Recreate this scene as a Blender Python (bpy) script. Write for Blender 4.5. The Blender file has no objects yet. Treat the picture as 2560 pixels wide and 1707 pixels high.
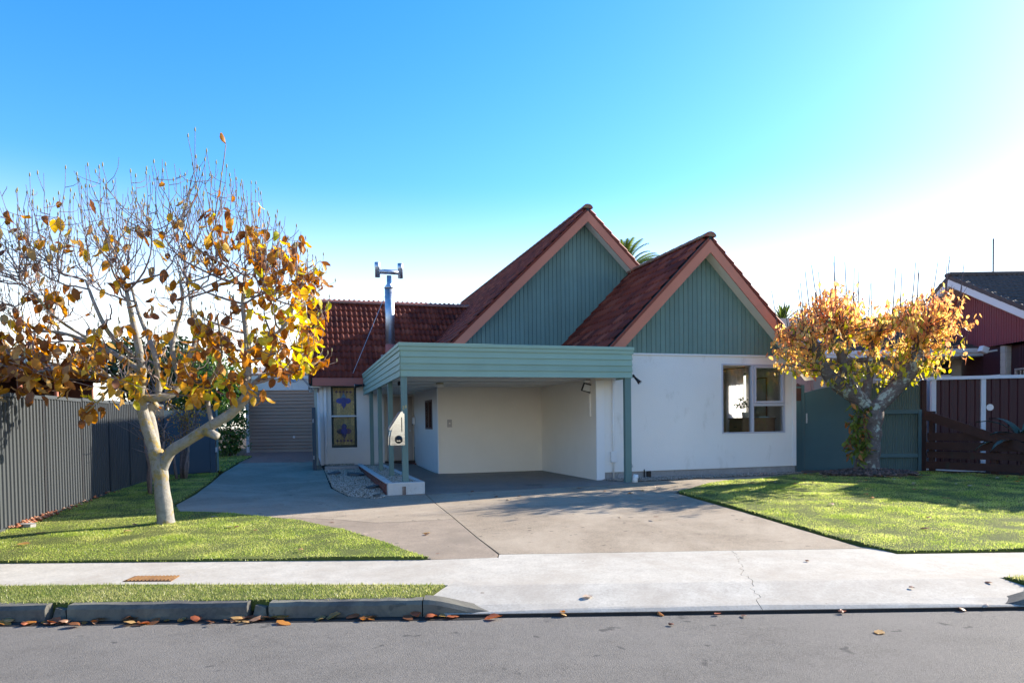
import bpy, bmesh, math, random
import numpy as np
from mathutils import Vector, Matrix, noise as mnoise
from mathutils.geometry import tessellate_polygon
R = random.Random(7)
scene = bpy.context.scene
COL = scene.collection

# ------------------------------------------------------------------ camera, sky, sun, exposure
cam_d = bpy.data.cameras.new('camera'); cam = bpy.data.objects.new('camera', cam_d); COL.objects.link(cam)
scene.camera = cam
_p, _r = math.radians(-1.6), 0.014
_F = Vector((0, math.cos(_p), math.sin(_p))); _U0 = Vector((0, -math.sin(_p), math.cos(_p))); _R0 = Vector((1, 0, 0))
_R = _R0 * math.cos(_r) - _U0 * math.sin(_r); _U = _U0 * math.cos(_r) + _R0 * math.sin(_r)
cam.matrix_world = Matrix(((_R.x, _U.x, -_F.x, 0), (_R.y, _U.y, -_F.y, 0), (_R.z, _U.z, -_F.z, 1.45), (0, 0, 0, 1)))
cam_d.sensor_width = 36; cam_d.lens = 1733 / 2560 * 36; cam_d.shift_y = 0.0998
cam_d.clip_start = .05; cam_d.clip_end = 3000

SUN_AZ, SUN_EL = math.radians(59.5), math.radians(26.5)
world = bpy.data.worlds.new('World'); scene.world = world; world.use_nodes = True
wn, wl = world.node_tree.nodes, world.node_tree.links
sky = wn.new('ShaderNodeTexSky'); sky.sky_type = 'NISHITA'; sky.sun_disc = False
sky.sun_elevation = SUN_EL; sky.sun_rotation = SUN_AZ
sky.altitude = 0; sky.air_density = 1.0; sky.dust_density = .3; sky.ozone_density = 1.6
bg = wn['Background']; bg.inputs['Strength'].default_value = 0.106
hs_ = wn.new('ShaderNodeHueSaturation'); hs_.inputs['Hue'].default_value = .507; hs_.inputs['Saturation'].default_value = 1.45
wl.new(sky.outputs[0], hs_.inputs['Color'])
tc_ = wn.new('ShaderNodeTexCoord'); sx_ = wn.new('ShaderNodeSeparateXYZ'); wl.new(tc_.outputs['Generated'], sx_.inputs[0])
rp_ = wn.new('ShaderNodeValToRGB'); wl.new(sx_.outputs['Z'], rp_.inputs[0]); rp_.color_ramp.interpolation = 'EASE'
rp_.color_ramp.elements[0].position = 0; rp_.color_ramp.elements[0].color = (.92, .92, .92, 1); rp_.color_ramp.elements[1].position = .33; rp_.color_ramp.elements[1].color = (0, 0, 0, 1)
mx_ = wn.new('ShaderNodeMix'); mx_.data_type = 'RGBA'; wl.new(rp_.outputs[0], mx_.inputs[0]); wl.new(hs_.outputs[0], mx_.inputs[6]); mx_.inputs[7].default_value = (5.9, 5.6, 5.0, 1)   # pale haze all round the horizon
wl.new(mx_.outputs[2], bg.inputs[0])

sun_d = bpy.data.lights.new('sun', 'SUN'); sun_d.energy = 4.0; sun_d.angle = math.radians(.5); sun_d.color = (1, .9, .76)
sun = bpy.data.objects.new('sun', sun_d); COL.objects.link(sun)
sdir = Vector((math.sin(SUN_AZ) * math.cos(SUN_EL), math.cos(SUN_AZ) * math.cos(SUN_EL), math.sin(SUN_EL)))
sun.rotation_euler = sdir.to_track_quat('Z', 'Y').to_euler(); sun.location = (30, 15, 14)
vs = scene.view_settings
scene.display_settings.display_device = 'sRGB'
vs.view_transform = 'Standard'; vs.look = 'None'; vs.gamma = 1; vs.exposure = 1.8; vs.use_curve_mapping = False
scene.cycles.max_bounces = 8; scene.cycles.diffuse_bounces = 4; scene.cycles.transparent_max_bounces = 12

# ------------------------------------------------------------------ helpers
def new_mat(name):
    m = bpy.data.materials.new(name); m.use_nodes = True
    return m, m.node_tree.nodes, m.node_tree.links, m.node_tree.nodes['Principled BSDF']
def coords(n, l, scale, obj=True):
    t = n.new('ShaderNodeTexCoord'); mp = n.new('ShaderNodeMapping')
    mp.inputs['Scale'].default_value = scale if hasattr(scale, '__len__') else (scale,) * 3
    l.new(t.outputs['Object' if obj else 'Generated'], mp.inputs[0]); return mp.outputs[0]
def ramp(n, l, fac, stops):
    r = n.new('ShaderNodeValToRGB'); el = r.color_ramp.elements
    el[0].position, el[0].color = stops[0][0], (*stops[0][1], 1)
    el[1].position, el[1].color = stops[-1][0], (*stops[-1][1], 1)
    for p, c in stops[1:-1]:
        e = el.new(p); e.color = (*c, 1)
    l.new(fac, r.inputs[0]); return r.outputs[0]
def noise_tex(n, l, vec, scale, detail=4, rough=.55, dist=0):
    t = n.new('ShaderNodeTexNoise'); t.inputs['Scale'].default_value = scale; t.inputs['Detail'].default_value = detail
    t.inputs['Roughness'].default_value = rough; t.inputs['Distortion'].default_value = dist
    if vec is not None: l.new(vec, t.inputs['Vector'])
    return t.outputs['Fac']
def mixc(n, l, fac, a, b, mode='MIX'):
    m = n.new('ShaderNodeMix'); m.data_type = 'RGBA'; m.blend_type = mode
    for sock, val in ((m.inputs[0], fac), (m.inputs[6], a), (m.inputs[7], b)):
        if hasattr(val, 'default_value') or hasattr(val, 'is_linked'): l.new(val, sock)
        elif isinstance(val, (int, float)): sock.default_value = val
        else: sock.default_value = (*val, 1)
    return m.outputs[2]
def bump(n, l, h, strength, dist, b):
    bp = n.new('ShaderNodeBump'); bp.inputs['Strength'].default_value = strength; bp.inputs['Distance'].default_value = dist
    l.new(h, bp.inputs['Height']); l.new(bp.outputs[0], b.inputs['Normal'])
def mul(c, k): return tuple(min(1, x * k) for x in c)

def paint(name, c, rough=.55, var=.12, scale=1.5, bumps=.15, bscale=60, dirt=None, dirt_at=.62):
    m, n, l, b = new_mat(name); v = coords(n, l, 1)
    f = noise_tex(n, l, v, scale, 6, .65)
    col = ramp(n, l, f, [(.25, mul(c, 1 - var)), (.75, mul(c, 1 + var))])
    if dirt:
        f2 = noise_tex(n, l, coords(n, l, (1.5, 1.5, .6)), 2.2, 8, .7)
        k = ramp(n, l, f2, [(dirt_at, (0, 0, 0)), (min(1, dirt_at + .18), (1, 1, 1))])
        col = mixc(n, l, k, col, dirt)
    oi = n.new('ShaderNodeObjectInfo'); mr = n.new('ShaderNodeMapRange')
    mr.inputs['To Min'].default_value = .92; mr.inputs['To Max'].default_value = 1.06
    l.new(oi.outputs['Random'], mr.inputs[0])
    hs = n.new('ShaderNodeHueSaturation'); l.new(mr.outputs[0], hs.inputs['Value']); l.new(col, hs.inputs['Color'])
    l.new(hs.outputs[0], b.inputs['Base Color']); b.inputs['Roughness'].default_value = rough; b.inputs['Specular IOR Level'].default_value = .25
    if bumps: bump(n, l, noise_tex(n, l, v, bscale, 3), bumps, .01, b)
    return m
def metal(name, c, rough=.3):
    m, n, l, b = new_mat(name); b.inputs['Metallic'].default_value = 1
    f = noise_tex(n, l, coords(n, l, (2, 2, 8)), 4, 6)
    l.new(ramp(n, l, f, [(.3, mul(c, .8)), (.7, c)]), b.inputs['Base Color'])
    l.new(ramp(n, l, f, [(.3, (rough * .7,) * 3), (.7, (rough * 1.3,) * 3)]), b.inputs['Roughness']); return m
def granular(name, base, spots, fine=90, rough=.85, patch=None, pscale=.35, bstr=.5, bdist=.006, var=.25, chip=.25):
    """concrete, asphalt: fine grain of two tones, broad patches, small dark spots."""
    m, n, l, b = new_mat(name); v = coords(n, l, 1)
    g = noise_tex(n, l, v, fine, 5, .75)
    col = ramp(n, l, g, [(.3, mul(base, 1 - var)), (.5, base), (.7, mul(base, 1 + var))])
    vo = n.new('ShaderNodeTexVoronoi'); vo.inputs['Scale'].default_value = fine * .9; l.new(v, vo.inputs['Vector'])
    col = mixc(n, l, chip, col, ramp(n, l, vo.outputs['Color'], [(.1, mul(base, .25)), (.9, mul(base, 1.75))]))
    mid = noise_tex(n, l, v, 4.5, 6, .7); col = mixc(n, l, .5, col, ramp(n, l, mid, [(.3, mul(base, .72)), (.7, mul(base, 1.22))]))
    if patch:
        p = noise_tex(n, l, v, pscale, 7, .68, .6)
        col = mixc(n, l, ramp(n, l, p, [(.42, (0, 0, 0)), (.68, (.75,) * 3)]), col, patch)
    if spots:
        s = noise_tex(n, l, v, spots[0], 2, .5)
        col = mixc(n, l, ramp(n, l, s, [(spots[1], (0, 0, 0)), (spots[1] + .04, (.8,) * 3)]), col, spots[2])
    l.new(col, b.inputs['Base Color']); b.inputs['Roughness'].default_value = rough; b.inputs['Specular IOR Level'].default_value = .22
    bump(n, l, g, bstr, bdist, b); return m
def leaf_mat(name, c1, c2, trans=.5, gloss=.25):
    m, n, l, b = new_mat(name)
    f = noise_tex(n, l, coords(n, l, 1), 18, 4, .6)
    oi = n.new('ShaderNodeObjectInfo')
    g = n.new('ShaderNodeNewGeometry')
    ad = n.new('ShaderNodeMath'); ad.operation = 'ADD'; l.new(f, ad.inputs[0])
    ml = n.new('ShaderNodeMath'); ml.operation = 'MULTIPLY_ADD'; ml.inputs[1].default_value = .5; ml.inputs[2].default_value = -.25
    l.new(g.outputs['Random Per Island'], ml.inputs[0])
    ml2 = n.new('ShaderNodeMath'); ml2.operation = 'MULTIPLY_ADD'; ml2.inputs[1].default_value = .4; l.new(oi.outputs['Random'], ml2.inputs[0]); l.new(ml.outputs[0], ml2.inputs[2])
    l.new(ml2.outputs[0], ad.inputs[1])
    col = ramp(n, l, ad.outputs[0], [(.35, c1), (.95, c2)])
    l.new(col, b.inputs['Base Color']); b.inputs['Roughness'].default_value = .45; b.inputs['Specular IOR Level'].default_value = gloss
    t = n.new('ShaderNodeBsdfTranslucent')
    hs = n.new('ShaderNodeHueSaturation'); hs.inputs['Saturation'].default_value = 1.15; hs.inputs['Value'].default_value = 1.6
    l.new(col, hs.inputs['Color']); l.new(hs.outputs[0], t.inputs[0])
    mx = n.new('ShaderNodeMixShader'); mx.inputs[0].default_value = trans
    l.new(b.outputs[0], mx.inputs[1]); l.new(t.outputs[0], mx.inputs[2]); l.new(mx.outputs[0], n['Material Output'].inputs[0])
    return m

class MB:
    def __init__(s): s.v = []; s.f = []
    def add(s, vs_, fs):
        o = len(s.v); s.v += [tuple(p) for p in vs_]; s.f += [tuple(i + o for i in f) for f in fs]; return s
    def box(s, x0, x1, y0, y1, z0, z1):
        return s.add([(x0, y0, z0), (x1, y0, z0), (x1, y1, z0), (x0, y1, z0), (x0, y0, z1), (x1, y0, z1), (x1, y1, z1), (x0, y1, z1)],
                     [(0, 3, 2, 1), (4, 5, 6, 7), (0, 1, 5, 4), (1, 2, 6, 5), (2, 3, 7, 6), (3, 0, 4, 7)])
    def prism(s, poly, d):       # polygon of 3-D points, extruded by vector d
        n = len(poly); d = Vector(d); a = [Vector(p) for p in poly]
        nrm = Vector((0, 0, 0))
        for i in range(n): nrm += a[i].cross(a[(i + 1) % n])
        if nrm.dot(d) > 0: a = a[::-1]
        return s.add(a + [p + d for p in a], [tuple(range(n)), tuple(range(2 * n - 1, n - 1, -1))] + [(i, i + n, (i + 1) % n + n, (i + 1) % n) [::-1] for i in range(n)])
    def tube(s, pts, rad, n=6, cap=True):
        pts = [Vector(p) for p in pts]; k = len(pts); o = len(s.v)
        if not hasattr(rad, '__len__'): rad = [rad] * k
        up = None
        for i in range(k):
            t = (pts[min(i + 1, k - 1)] - pts[max(i - 1, 0)])
            if t.length < 1e-9: t = Vector((0, 0, 1))
            t.normalize()
            if up is None: up = Vector((1, 0, 0)) if abs(t.x) < .8 else Vector((0, 1, 0))
            e1 = t.cross(up).normalized(); e2 = t.cross(e1); up = -e2.cross(t).cross(t) if False else up
            for j in range(n):
                a = 2 * math.pi * j / n; s.v.append(tuple(pts[i] + (e1 * math.cos(a) + e2 * math.sin(a)) * rad[i]))
        for i in range(k - 1):
            for j in range(n):
                s.f.append((o + i * n + j, o + i * n + (j + 1) % n, o + (i + 1) * n + (j + 1) % n, o + (i + 1) * n + j))
        if cap: s.f.append(tuple(o + j for j in range(n))[::-1]); s.f.append(tuple(o + (k - 1) * n + j for j in range(n)))
        return s
    def cyl(s, a, b, r, n=16, r2=None): return s.tube([a, b], [r, r if r2 is None else r2], n)
    def mesh(s, name, mat, smooth=False):
        me = bpy.data.meshes.new(name); me.from_pydata(s.v, [], s.f); me.update()
        if mat: me.materials.append(mat)
        if smooth: me.polygons.foreach_set('use_smooth', [True] * len(me.polygons))
        return me
    def build(s, name, mat, parent=None, smooth=False, bevel=0, M=None):
        o = bpy.data.objects.new(name, s.mesh(name, mat, smooth)); COL.objects.link(o)
        if parent: o.parent = parent
        if bevel:
            bv = o.modifiers.new('bevel', 'BEVEL'); bv.width = bevel; bv.segments = 2; bv.limit_method = 'ANGLE'
        if M is not None: o.matrix_local = M
        return o
def tag(o, label=None, cat=None, group=None, kind=None):
    for k, v in (('label', label), ('category', cat), ('group', group), ('kind', kind)):
        if v: o[k] = v
    return o
def thing(name, label, cat, loc=(0, 0, 0), rz=0, group=None):
    o = bpy.data.objects.new(name, None); COL.objects.link(o); o.location = loc; o.rotation_euler = (0, 0, rz); o.empty_display_size = .2
    return tag(o, label, cat, group)
def inst(name, me, parent=None, M=None):
    o = bpy.data.objects.new(name, me); COL.objects.link(o)
    if parent: o.parent = parent
    if M is not None: o.matrix_local = M
    return o
def np_mesh(name, V, F, mat, smooth=False):
    """V (n,3), F (m,k) numpy arrays -> mesh"""
    me = bpy.data.meshes.new(name); k = F.shape[1]
    me.vertices.add(len(V)); me.vertices.foreach_set('co', V.astype(np.float32).ravel())
    me.loops.add(F.size); me.loops.foreach_set('vertex_index', F.astype(np.int32).ravel())
    me.polygons.add(len(F)); me.polygons.foreach_set('loop_start', np.arange(0, F.size, k, dtype=np.int32))
    me.update(calc_edges=True)
    if mat: me.materials.append(mat)
    if smooth: me.polygons.foreach_set('use_smooth', [True] * len(F))
    return me
def gz(x, y):
    t = y - 7.6
    if t <= 0: return 0.
    z = .2 * min(t / 7., 1); w = min(1, max(0, (-x - 1.5) / 2.5))
    return z + w * .019 * max(0, min(y, 40) - 15)

# ------------------------------------------------------------------ materials
M = {}
M['road'] = granular('asphalt', (.155, .145, .13), (5, .69, (.07, .068, .065)), 120, .85, (.19, .178, .16), .55, 1, .012, .6, .5)
M['apron'] = granular('pale_concrete', (.41, .385, .33), (9, .73, (.22, .19, .15)), 60, .8, (.3, .262, .21), .75, .35, .005, .16)
M['drive'] = granular('aggregate_concrete', (.27, .22, .16), (7, .68, (.11, .09, .068)), 80, .85, (.42, .355, .27), .55, .9, .009, .5, .45)
M['drive2'] = granular('smooth_concrete', (.265, .215, .162), (8, .7, (.12, .1, .08)), 60, .85, (.18, .148, .112), .8, .4, .005, .25)
def oil(m, spots_):
    n, l = m.node_tree.nodes, m.node_tree.links; b = n['Principled BSDF']; src = b.inputs['Base Color'].links[0].from_socket
    for (x, y, rx, ry, k) in spots_:
        mp = n.new('ShaderNodeMapping'); mp.vector_type = 'POINT'; mp.inputs['Location'].default_value = (-x / rx, -y / ry, 0); mp.inputs['Scale'].default_value = (1 / rx, 1 / ry, 0)
        t = n.new('ShaderNodeTexCoord'); l.new(t.outputs['Object'], mp.inputs[0]); ln_ = n.new('ShaderNodeVectorMath'); ln_.operation = 'LENGTH'; l.new(mp.outputs[0], ln_.inputs[0])
        nz = noise_tex(n, l, t.outputs['Object'], 2.2, 7, .7); ad = n.new('ShaderNodeMath'); ad.operation = 'MULTIPLY_ADD'; ad.inputs[1].default_value = 1.6; l.new(nz, ad.inputs[0]); l.new(ln_.outputs['Value'], ad.inputs[2])
        src = mixc(n, l, ramp(n, l, ad.outputs[0], [(.85, (k,) * 3), (1.0, (k * .4,) * 3)] if False else [(.55, (k,) * 3), (1.0, (0, 0, 0))]), src, (.03, .027, .024))
    l.new(src, b.inputs['Base Color'])
M['slab'] = granular('carport_concrete', (.2, .185, .165), (7, .74, (.12, .11, .1)), 50, .6, (.15, .14, .13), .9, .2, .003, .12)
oil(M['slab'], [(.35, 14.35, 1.5, .8, .9), (.7, 15.3, 1.0, .7, .6), (1.0, 13.9, .5, .3, .6)])
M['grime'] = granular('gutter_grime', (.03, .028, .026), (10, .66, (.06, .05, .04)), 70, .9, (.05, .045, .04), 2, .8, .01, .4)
M['kerb'] = granular('kerb_concrete', (.08, .078, .073), (10, .66, (.08, .08, .07)), 60, .9, (.21, .2, .15), 1.5, .6, .006, .2)
M['soil'] = granular('soil', (.045, .035, .025), (12, .7, (.02, .015, .01)), 40, .95, (.07, .05, .035), 1, .8, .02, .3)
M['turf'] = granular('turf_base', (.09, .11, .025), (12, .66, (.09, .08, .035)), 50, .95, (.085, .1, .025), .9, .8, .02, .35)
M['green'] = paint('green_cladding_paint', (.15, .235, .2), .6, .1, 1.2, .1)
M['sage'] = paint('sage_weatherboard_paint', (.25, .37, .29), .5, .08, 1.2, .1)
M['gap'] = paint('shadow_gap_timber', (.03, .045, .045), .8)
M['barge'] = paint('terracotta_paint', (.56, .2, .12), .5, .08)
M['gutter'] = paint('red_brown_gutter', (.36, .115, .09), .4, .08)
M['white'] = paint('white_stucco', (.78, .755, .7), .75, .035, .8, .5, 45, (.64, .61, .54), .58)
M['cream'] = paint('cream_plaster', (.78, .71, .6), .7, .04, .8, .12, 30)
M['soffit'] = paint('cream_soffit', (.72, .67, .58), .6, .04)
M['found'] = granular('foundation_concrete', (.33, .32, .31), (9, .66, (.2, .2, .19)), 30, .9, (.25, .24, .23), 1.5, .4, .005, .15)
M['alum'] = metal('aluminium', (.75, .76, .8), .38)
M['galv'] = metal('galvanised_steel', (.55, .6, .66), .5)
M['steel'] = metal('stainless_steel', (.75, .73, .69), .16)
M['dark'] = paint('dark_plastic', (.015, .015, .017), .4, .05)
M['green_post'] = paint('post_paint', (.13, .215, .2), .5, .08)
M['white_paint'] = paint('white_paint', (.78, .77, .74), .45, .03, 1, .05)
M['flaky'] = paint('flaking_pale_blue_paint', (.62, .68, .72), .6, .06, 2, .2, 40, (.2, .17, .15), .68)
M['render'] = paint('whitewashed_render', (.55, .54, .51), .85, .1, 3, .5, 30, (.22, .2, .18), .6)
M['fence'] = paint('grey_steel_fence', (.062, .069, .073), .45, .05, 1, 0)
M['fence_dk'] = paint('dark_fence_post', (.035, .037, .04), .45, .05, 1, 0)
M['blue'] = paint('slate_blue_gate_paint', (.045, .075, .1), .5, .08, 1, .05)
M['teal'] = paint('teal_gate_paint', (.055, .115, .13), .5, .08, 1, .05)
M['tealc'] = paint('teal_corrugated', (.085, .135, .13), .5, .08, 1, .05)
M['maroon'] = paint('maroon_steel', (.055, .02, .027), .4, .06, 1, 0)
M['maroonw'] = paint('maroon_wall', (.27, .07, .075), .5, .06, 1, 0)
M['brown'] = paint('brown_stained_timber', (.05, .024, .019), .7, .25, 3, .4, 30, (.035, .04, .03), .58)
M['roofwire'] = metal('wire', (.6, .6, .6), .4)
def tile_mat():
    m, n, l, b = new_mat('terracotta_tile'); v = coords(n, l, 1)
    oi = n.new('ShaderNodeObjectInfo'); g = n.new('ShaderNodeNewGeometry')
    a = n.new('ShaderNodeMath'); a.operation = 'ADD'; l.new(oi.outputs['Random'], a.inputs[0]); l.new(g.outputs['Random Per Island'], a.inputs[1])
    fr = n.new('ShaderNodeMath'); fr.operation = 'FRACT'; l.new(a.outputs[0], fr.inputs[0])
    c = ramp(n, l, fr.outputs[0], [(0, (.08, .014, .009)), (.3, (.14, .024, .012)), (.75, (.18, .034, .017)), (1, (.24, .062, .035))])
    f = noise_tex(n, l, v, 9, 8, .7)
    c = mixc(n, l, ramp(n, l, f, [(.54, (0, 0, 0)), (.7, (.75,) * 3)]), c, (.06, .04, .033))
    l.new(c, b.inputs['Base Color']); b.inputs['Roughness'].default_value = .7; b.inputs['Specular IOR Level'].default_value = .25
    bump(n, l, noise_tex(n, l, v, 80, 3), .3, .004, b); return m
M['tile'] = tile_mat()
def lichen_tile():
    m, n, l, b = new_mat('lichen_ridge_tile'); v = coords(n, l, 1)
    f = noise_tex(n, l, v, 7, 8, .75)
    l.new(ramp(n, l, f, [(.42, (.3, .09, .055)), (.54, (.24, .13, .07)), (.66, (.4, .3, .09))]), b.inputs['Base Color']); b.inputs['Roughness'].default_value = .8
    bump(n, l, f, .6, .01, b); return m
M['ridge'] = lichen_tile()
M['ridge_clean'] = paint('ridge_tile_red', (.32, .13, .09), .6, .25, 4, .3, 40, (.2, .14, .08), .56)
M['dktile'] = paint('dark_brown_tile', (.1, .075, .064), .6, .2, 4, .3)
M['dktile2'] = paint('grey_brown_verge_tile', (.1, .075, .065), .7, .25, 6, .4, 40, (.2, .19, .18), .64)
def brick_mat(name, c): return paint(name, c, .8, .3, 7, .5, 50)
M['brick'] = brick_mat('red_brick', (.23, .08, .055))
M['mortar'] = paint('mortar', (.3, .28, .26), .9)
def window_glass():
    m, n, l, b = new_mat('window_glass')
    b.inputs['Base Color'].default_value = (.9, .95, .95, 1); b.inputs['Roughness'].default_value = .02
    tr = n.new('ShaderNodeBsdfTransparent'); tr.inputs[0].default_value = (.95, .96, .96, 1)
    gl = n.new('ShaderNodeBsdfGlossy'); gl.inputs['Roughness'].default_value = .01
    fr = n.new('ShaderNodeFresnel'); fr.inputs[0].default_value = 1.5
    mx = n.new('ShaderNodeMixShader'); l.new(fr.outputs[0], mx.inputs[0]); l.new(tr.outputs[0], mx.inputs[1]); l.new(gl.outputs[0], mx.inputs[2])
    l.new(mx.outputs[0], n['Material Output'].inputs[0]); return m
M['glass'] = window_glass()
def coloured_glass(name, c, rough=.12):
    m, n, l, b = new_mat(name); v = coords(n, l, 1)
    f = noise_tex(n, l, v, 26, 4, .6)
    oi = n.new('ShaderNodeObjectInfo'); mr = n.new('ShaderNodeMapRange'); mr.inputs['To Min'].default_value = .55; mr.inputs['To Max'].default_value = 1.25; l.new(oi.outputs['Random'], mr.inputs[0])
    hs = n.new('ShaderNodeHueSaturation'); l.new(mr.outputs[0], hs.inputs['Value']); l.new(ramp(n, l, f, [(.3, mul(c, .4)), (.7, c)]), hs.inputs['Color']); l.new(hs.outputs[0], b.inputs['Base Color']); b.inputs['Roughness'].default_value = rough
    b.inputs['Specular IOR Level'].default_value = .8
    vo = n.new('ShaderNodeTexVoronoi'); vo.inputs['Scale'].default_value = 55; l.new(v, vo.inputs['Vector'])
    bump(n, l, vo.outputs['Distance'], .7, .01, b); return m
M['amber'] = coloured_glass('amber_hammered_glass', (.55, .38, .12))
M['cobalt'] = coloured_glass('cobalt_glass', (.012, .03, .32)); M['skyblue'] = coloured_glass('pale_blue_glass', (.08, .2, .35))
M['violet'] = coloured_glass('violet_glass', (.13, .05, .1)); M['bottle'] = coloured_glass('bottle_green_glass', (.008, .04, .02)); M['navy'] = coloured_glass('navy_glass', (.015, .015, .07))
M['lead'] = metal('lead_came', (.12, .12, .12), .5)
M['bark_m'] = None
def bark(name, base, lich, lich2=None, amt=.58, rings=False):
    m, n, l, b = new_mat(name); v = coords(n, l, 1)
    f = noise_tex(n, l, v, 12, 8, .7)
    c = ramp(n, l, f, [(.3, mul(base, .65)), (.7, mul(base, 1.2))])
    if rings:
        f3 = noise_tex(n, l, coords(n, l, (3, 3, 40)), 2, 5, .7); c = mixc(n, l, ramp(n, l, f3, [(.5, (0, 0, 0)), (.65, (.7,) * 3)]), c, mul(base, .4))
    f2 = noise_tex(n, l, v, 3.2, 9, .72)
    c = mixc(n, l, ramp(n, l, f2, [(amt, (0, 0, 0)), (amt + .05, (.9,) * 3)]), c, lich)
    if lich2: 
        f4 = noise_tex(n, l, v, 6, 9, .75); c = mixc(n, l, ramp(n, l, f4, [(amt + .02, (0, 0, 0)), (amt + .08, (.9,) * 3)]), c, lich2)
    l.new(c, b.inputs['Base Color']); b.inputs['Roughness'].default_value = .9; bump(n, l, f, .8, .02, b); return m
M['bark_m'] = bark('pale_grey_bark', (.28, .265, .235), (.3, .21, .05), (.2, .17, .09), .53)
M['twig_m'] = bark('grey_twig', (.21, .165, .155), (.24, .2, .12))
M['bark_c'] = bark('cherry_bark', (.15, .12, .105), (.4, .46, .38), (.33, .36, .3), .55, True)
M['twig_c'] = bark('cherry_twig', (.12, .08, .075), (.2, .18, .15))
M['bud'] = paint('furry_bud', (.26, .24, .13), .8)
LM = [leaf_mat('leaf_gold', (.44, .2, .03), (.7, .45, .07), .48), leaf_mat('leaf_orange_brown', (.2, .07, .016), (.5, .22, .035), .45),
      leaf_mat('leaf_dark_brown', (.1, .045, .03), (.25, .1, .035), .32), leaf_mat('leaf_yellow_green', (.45, .4, .03), (.62, .58, .08), .5),
      leaf_mat('leaf_tan', (.34, .2, .09), (.5, .33, .14), .4)]
LC = [leaf_mat('leaf_orange', (.66, .3, .13), (.84, .5, .23), .58), leaf_mat('leaf_amber', (.7, .42, .13), (.84, .6, .22), .58),
      leaf_mat('leaf_olive', (.2, .22, .03), (.45, .42, .05), .45), leaf_mat('leaf_coral', (.64, .24, .15), (.8, .4, .24), .58)]
LG = leaf_mat('leaf_evergreen', (.035, .085, .014), (.09, .17, .03), .3, .6)
LG2 = leaf_mat('leaf_conifer', (.02, .04, .016), (.05, .08, .03), .15)
LP = leaf_mat('palm_leaflet', (.07, .11, .03), (.16, .2, .05), .4)

# ------------------------------------------------------------------ ground surfaces
def sheet(name, poly, mat, dz=0., skirt=.06, step=.5, zf=None, kind='structure', parent=None, jit=0):
    """flat-outlined slab that follows the lie of the land; its rim goes down by skirt"""
    bm = bmesh.new(); vsx = [bm.verts.new((x, y, 0)) for x, y in poly]
    for tri in tessellate_polygon([[Vector((x, y, 0)) for x, y in poly]]):
        try: f = bm.faces.new([vsx[i] for i in tri])
        except ValueError: continue
        f.normal_update()
        if f.normal.z < 0: f.normal_flip()
    xs = [p[0] for p in poly]; ys = [p[1] for p in poly]
    x = max(min(xs), -14) + step
    while x < min(max(xs), 16): bmesh.ops.bisect_plane(bm, geom=bm.verts[:] + bm.edges[:] + bm.faces[:], plane_co=(x, 0, 0), plane_no=(1, 0, 0)); x += step
    y = min(ys) + step
    while y < max(ys): bmesh.ops.bisect_plane(bm, geom=bm.verts[:] + bm.edges[:] + bm.faces[:], plane_co=(0, y, 0), plane_no=(0, 1, 0)); y += step
    fn = zf or gz
    for vt in bm.verts: vt.co.z = fn(vt.co.x, vt.co.y) + dz + (jit * mnoise.noise((vt.co.x * 1.7, vt.co.y * 1.7, 0)) if jit else 0)
    for fc in bm.faces:
        if fc.normal.z < 0: pass
    bmesh.ops.recalc_face_normals(bm, faces=bm.faces[:])
    be = [e for e in bm.edges if e.is_boundary]
    ret = bmesh.ops.extrude_edge_only(bm, edges=be)
    for vt in [g for g in ret['geom'] if isinstance(g, bmesh.types.BMVert)]: vt.co.z -= skirt
    me = bpy.data.meshes.new(name); bm.to_mesh(me); bm.free(); me.materials.append(mat)
    o = bpy.data.objects.new(name, me); COL.objects.link(o)
    if kind: o['kind'] = kind
    if parent: o.parent = parent
    return o
def inset(poly, d):
    n = len(poly); A = sum(poly[i][0] * poly[(i + 1) % n][1] - poly[(i + 1) % n][0] * poly[i][1] for i in range(n))
    if A < 0: poly = poly[::-1]
    out = []
    for i in range(n):
        p0, p1, p2 = Vector(poly[i - 1]), Vector(poly[i]), Vector(poly[(i + 1) % n])
        e1, e2 = (p1 - p0).normalized(), (p2 - p1).normalized()
        n1, n2 = Vector((-e1.y, e1.x)), Vector((-e2.y, e2.x)); b = n1 + n2
        k = d / max(.35, b.dot(n1)) if b.length > 1e-6 else 0
        q = p1 + b * k; out.append((q.x, q.y))
    return out
TH = math.radians(16.9); OX, OY = -2.091, 13.2
UX, UY = math.cos(TH), math.sin(TH)
def hw(a, b): return (OX + a * UX - b * UY, OY + a * UY + b * UX)

# terrain to the horizon
gb = bmesh.new()
xs = [-600, -150, -40, -20] + [i * .8 for i in range(-18, 19)] + [20, 40, 150, 600]
ys = [-600, -150, -40, -10, 5.3, 5.6, 6.0] + [6.6 + .8 * i for i in range(0, 40)] + [45, 90, 200, 700]
grid = [[gb.verts.new((x, y, (gz(x, y) - .06) if y > 5.62 else -.22)) for x in xs] for y in ys]
for j in range(len(ys) - 1):
    for i in range(len(xs) - 1): gb.faces.new((grid[j][i], grid[j][i + 1], grid[j + 1][i + 1], grid[j + 1][i]))
gme = bpy.data.meshes.new('ground'); gb.to_mesh(gme); gb.free(); gme.materials.append(M['soil'])
go = bpy.data.objects.new('ground', gme); COL.objects.link(go); go['kind'] = 'structure'

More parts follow.
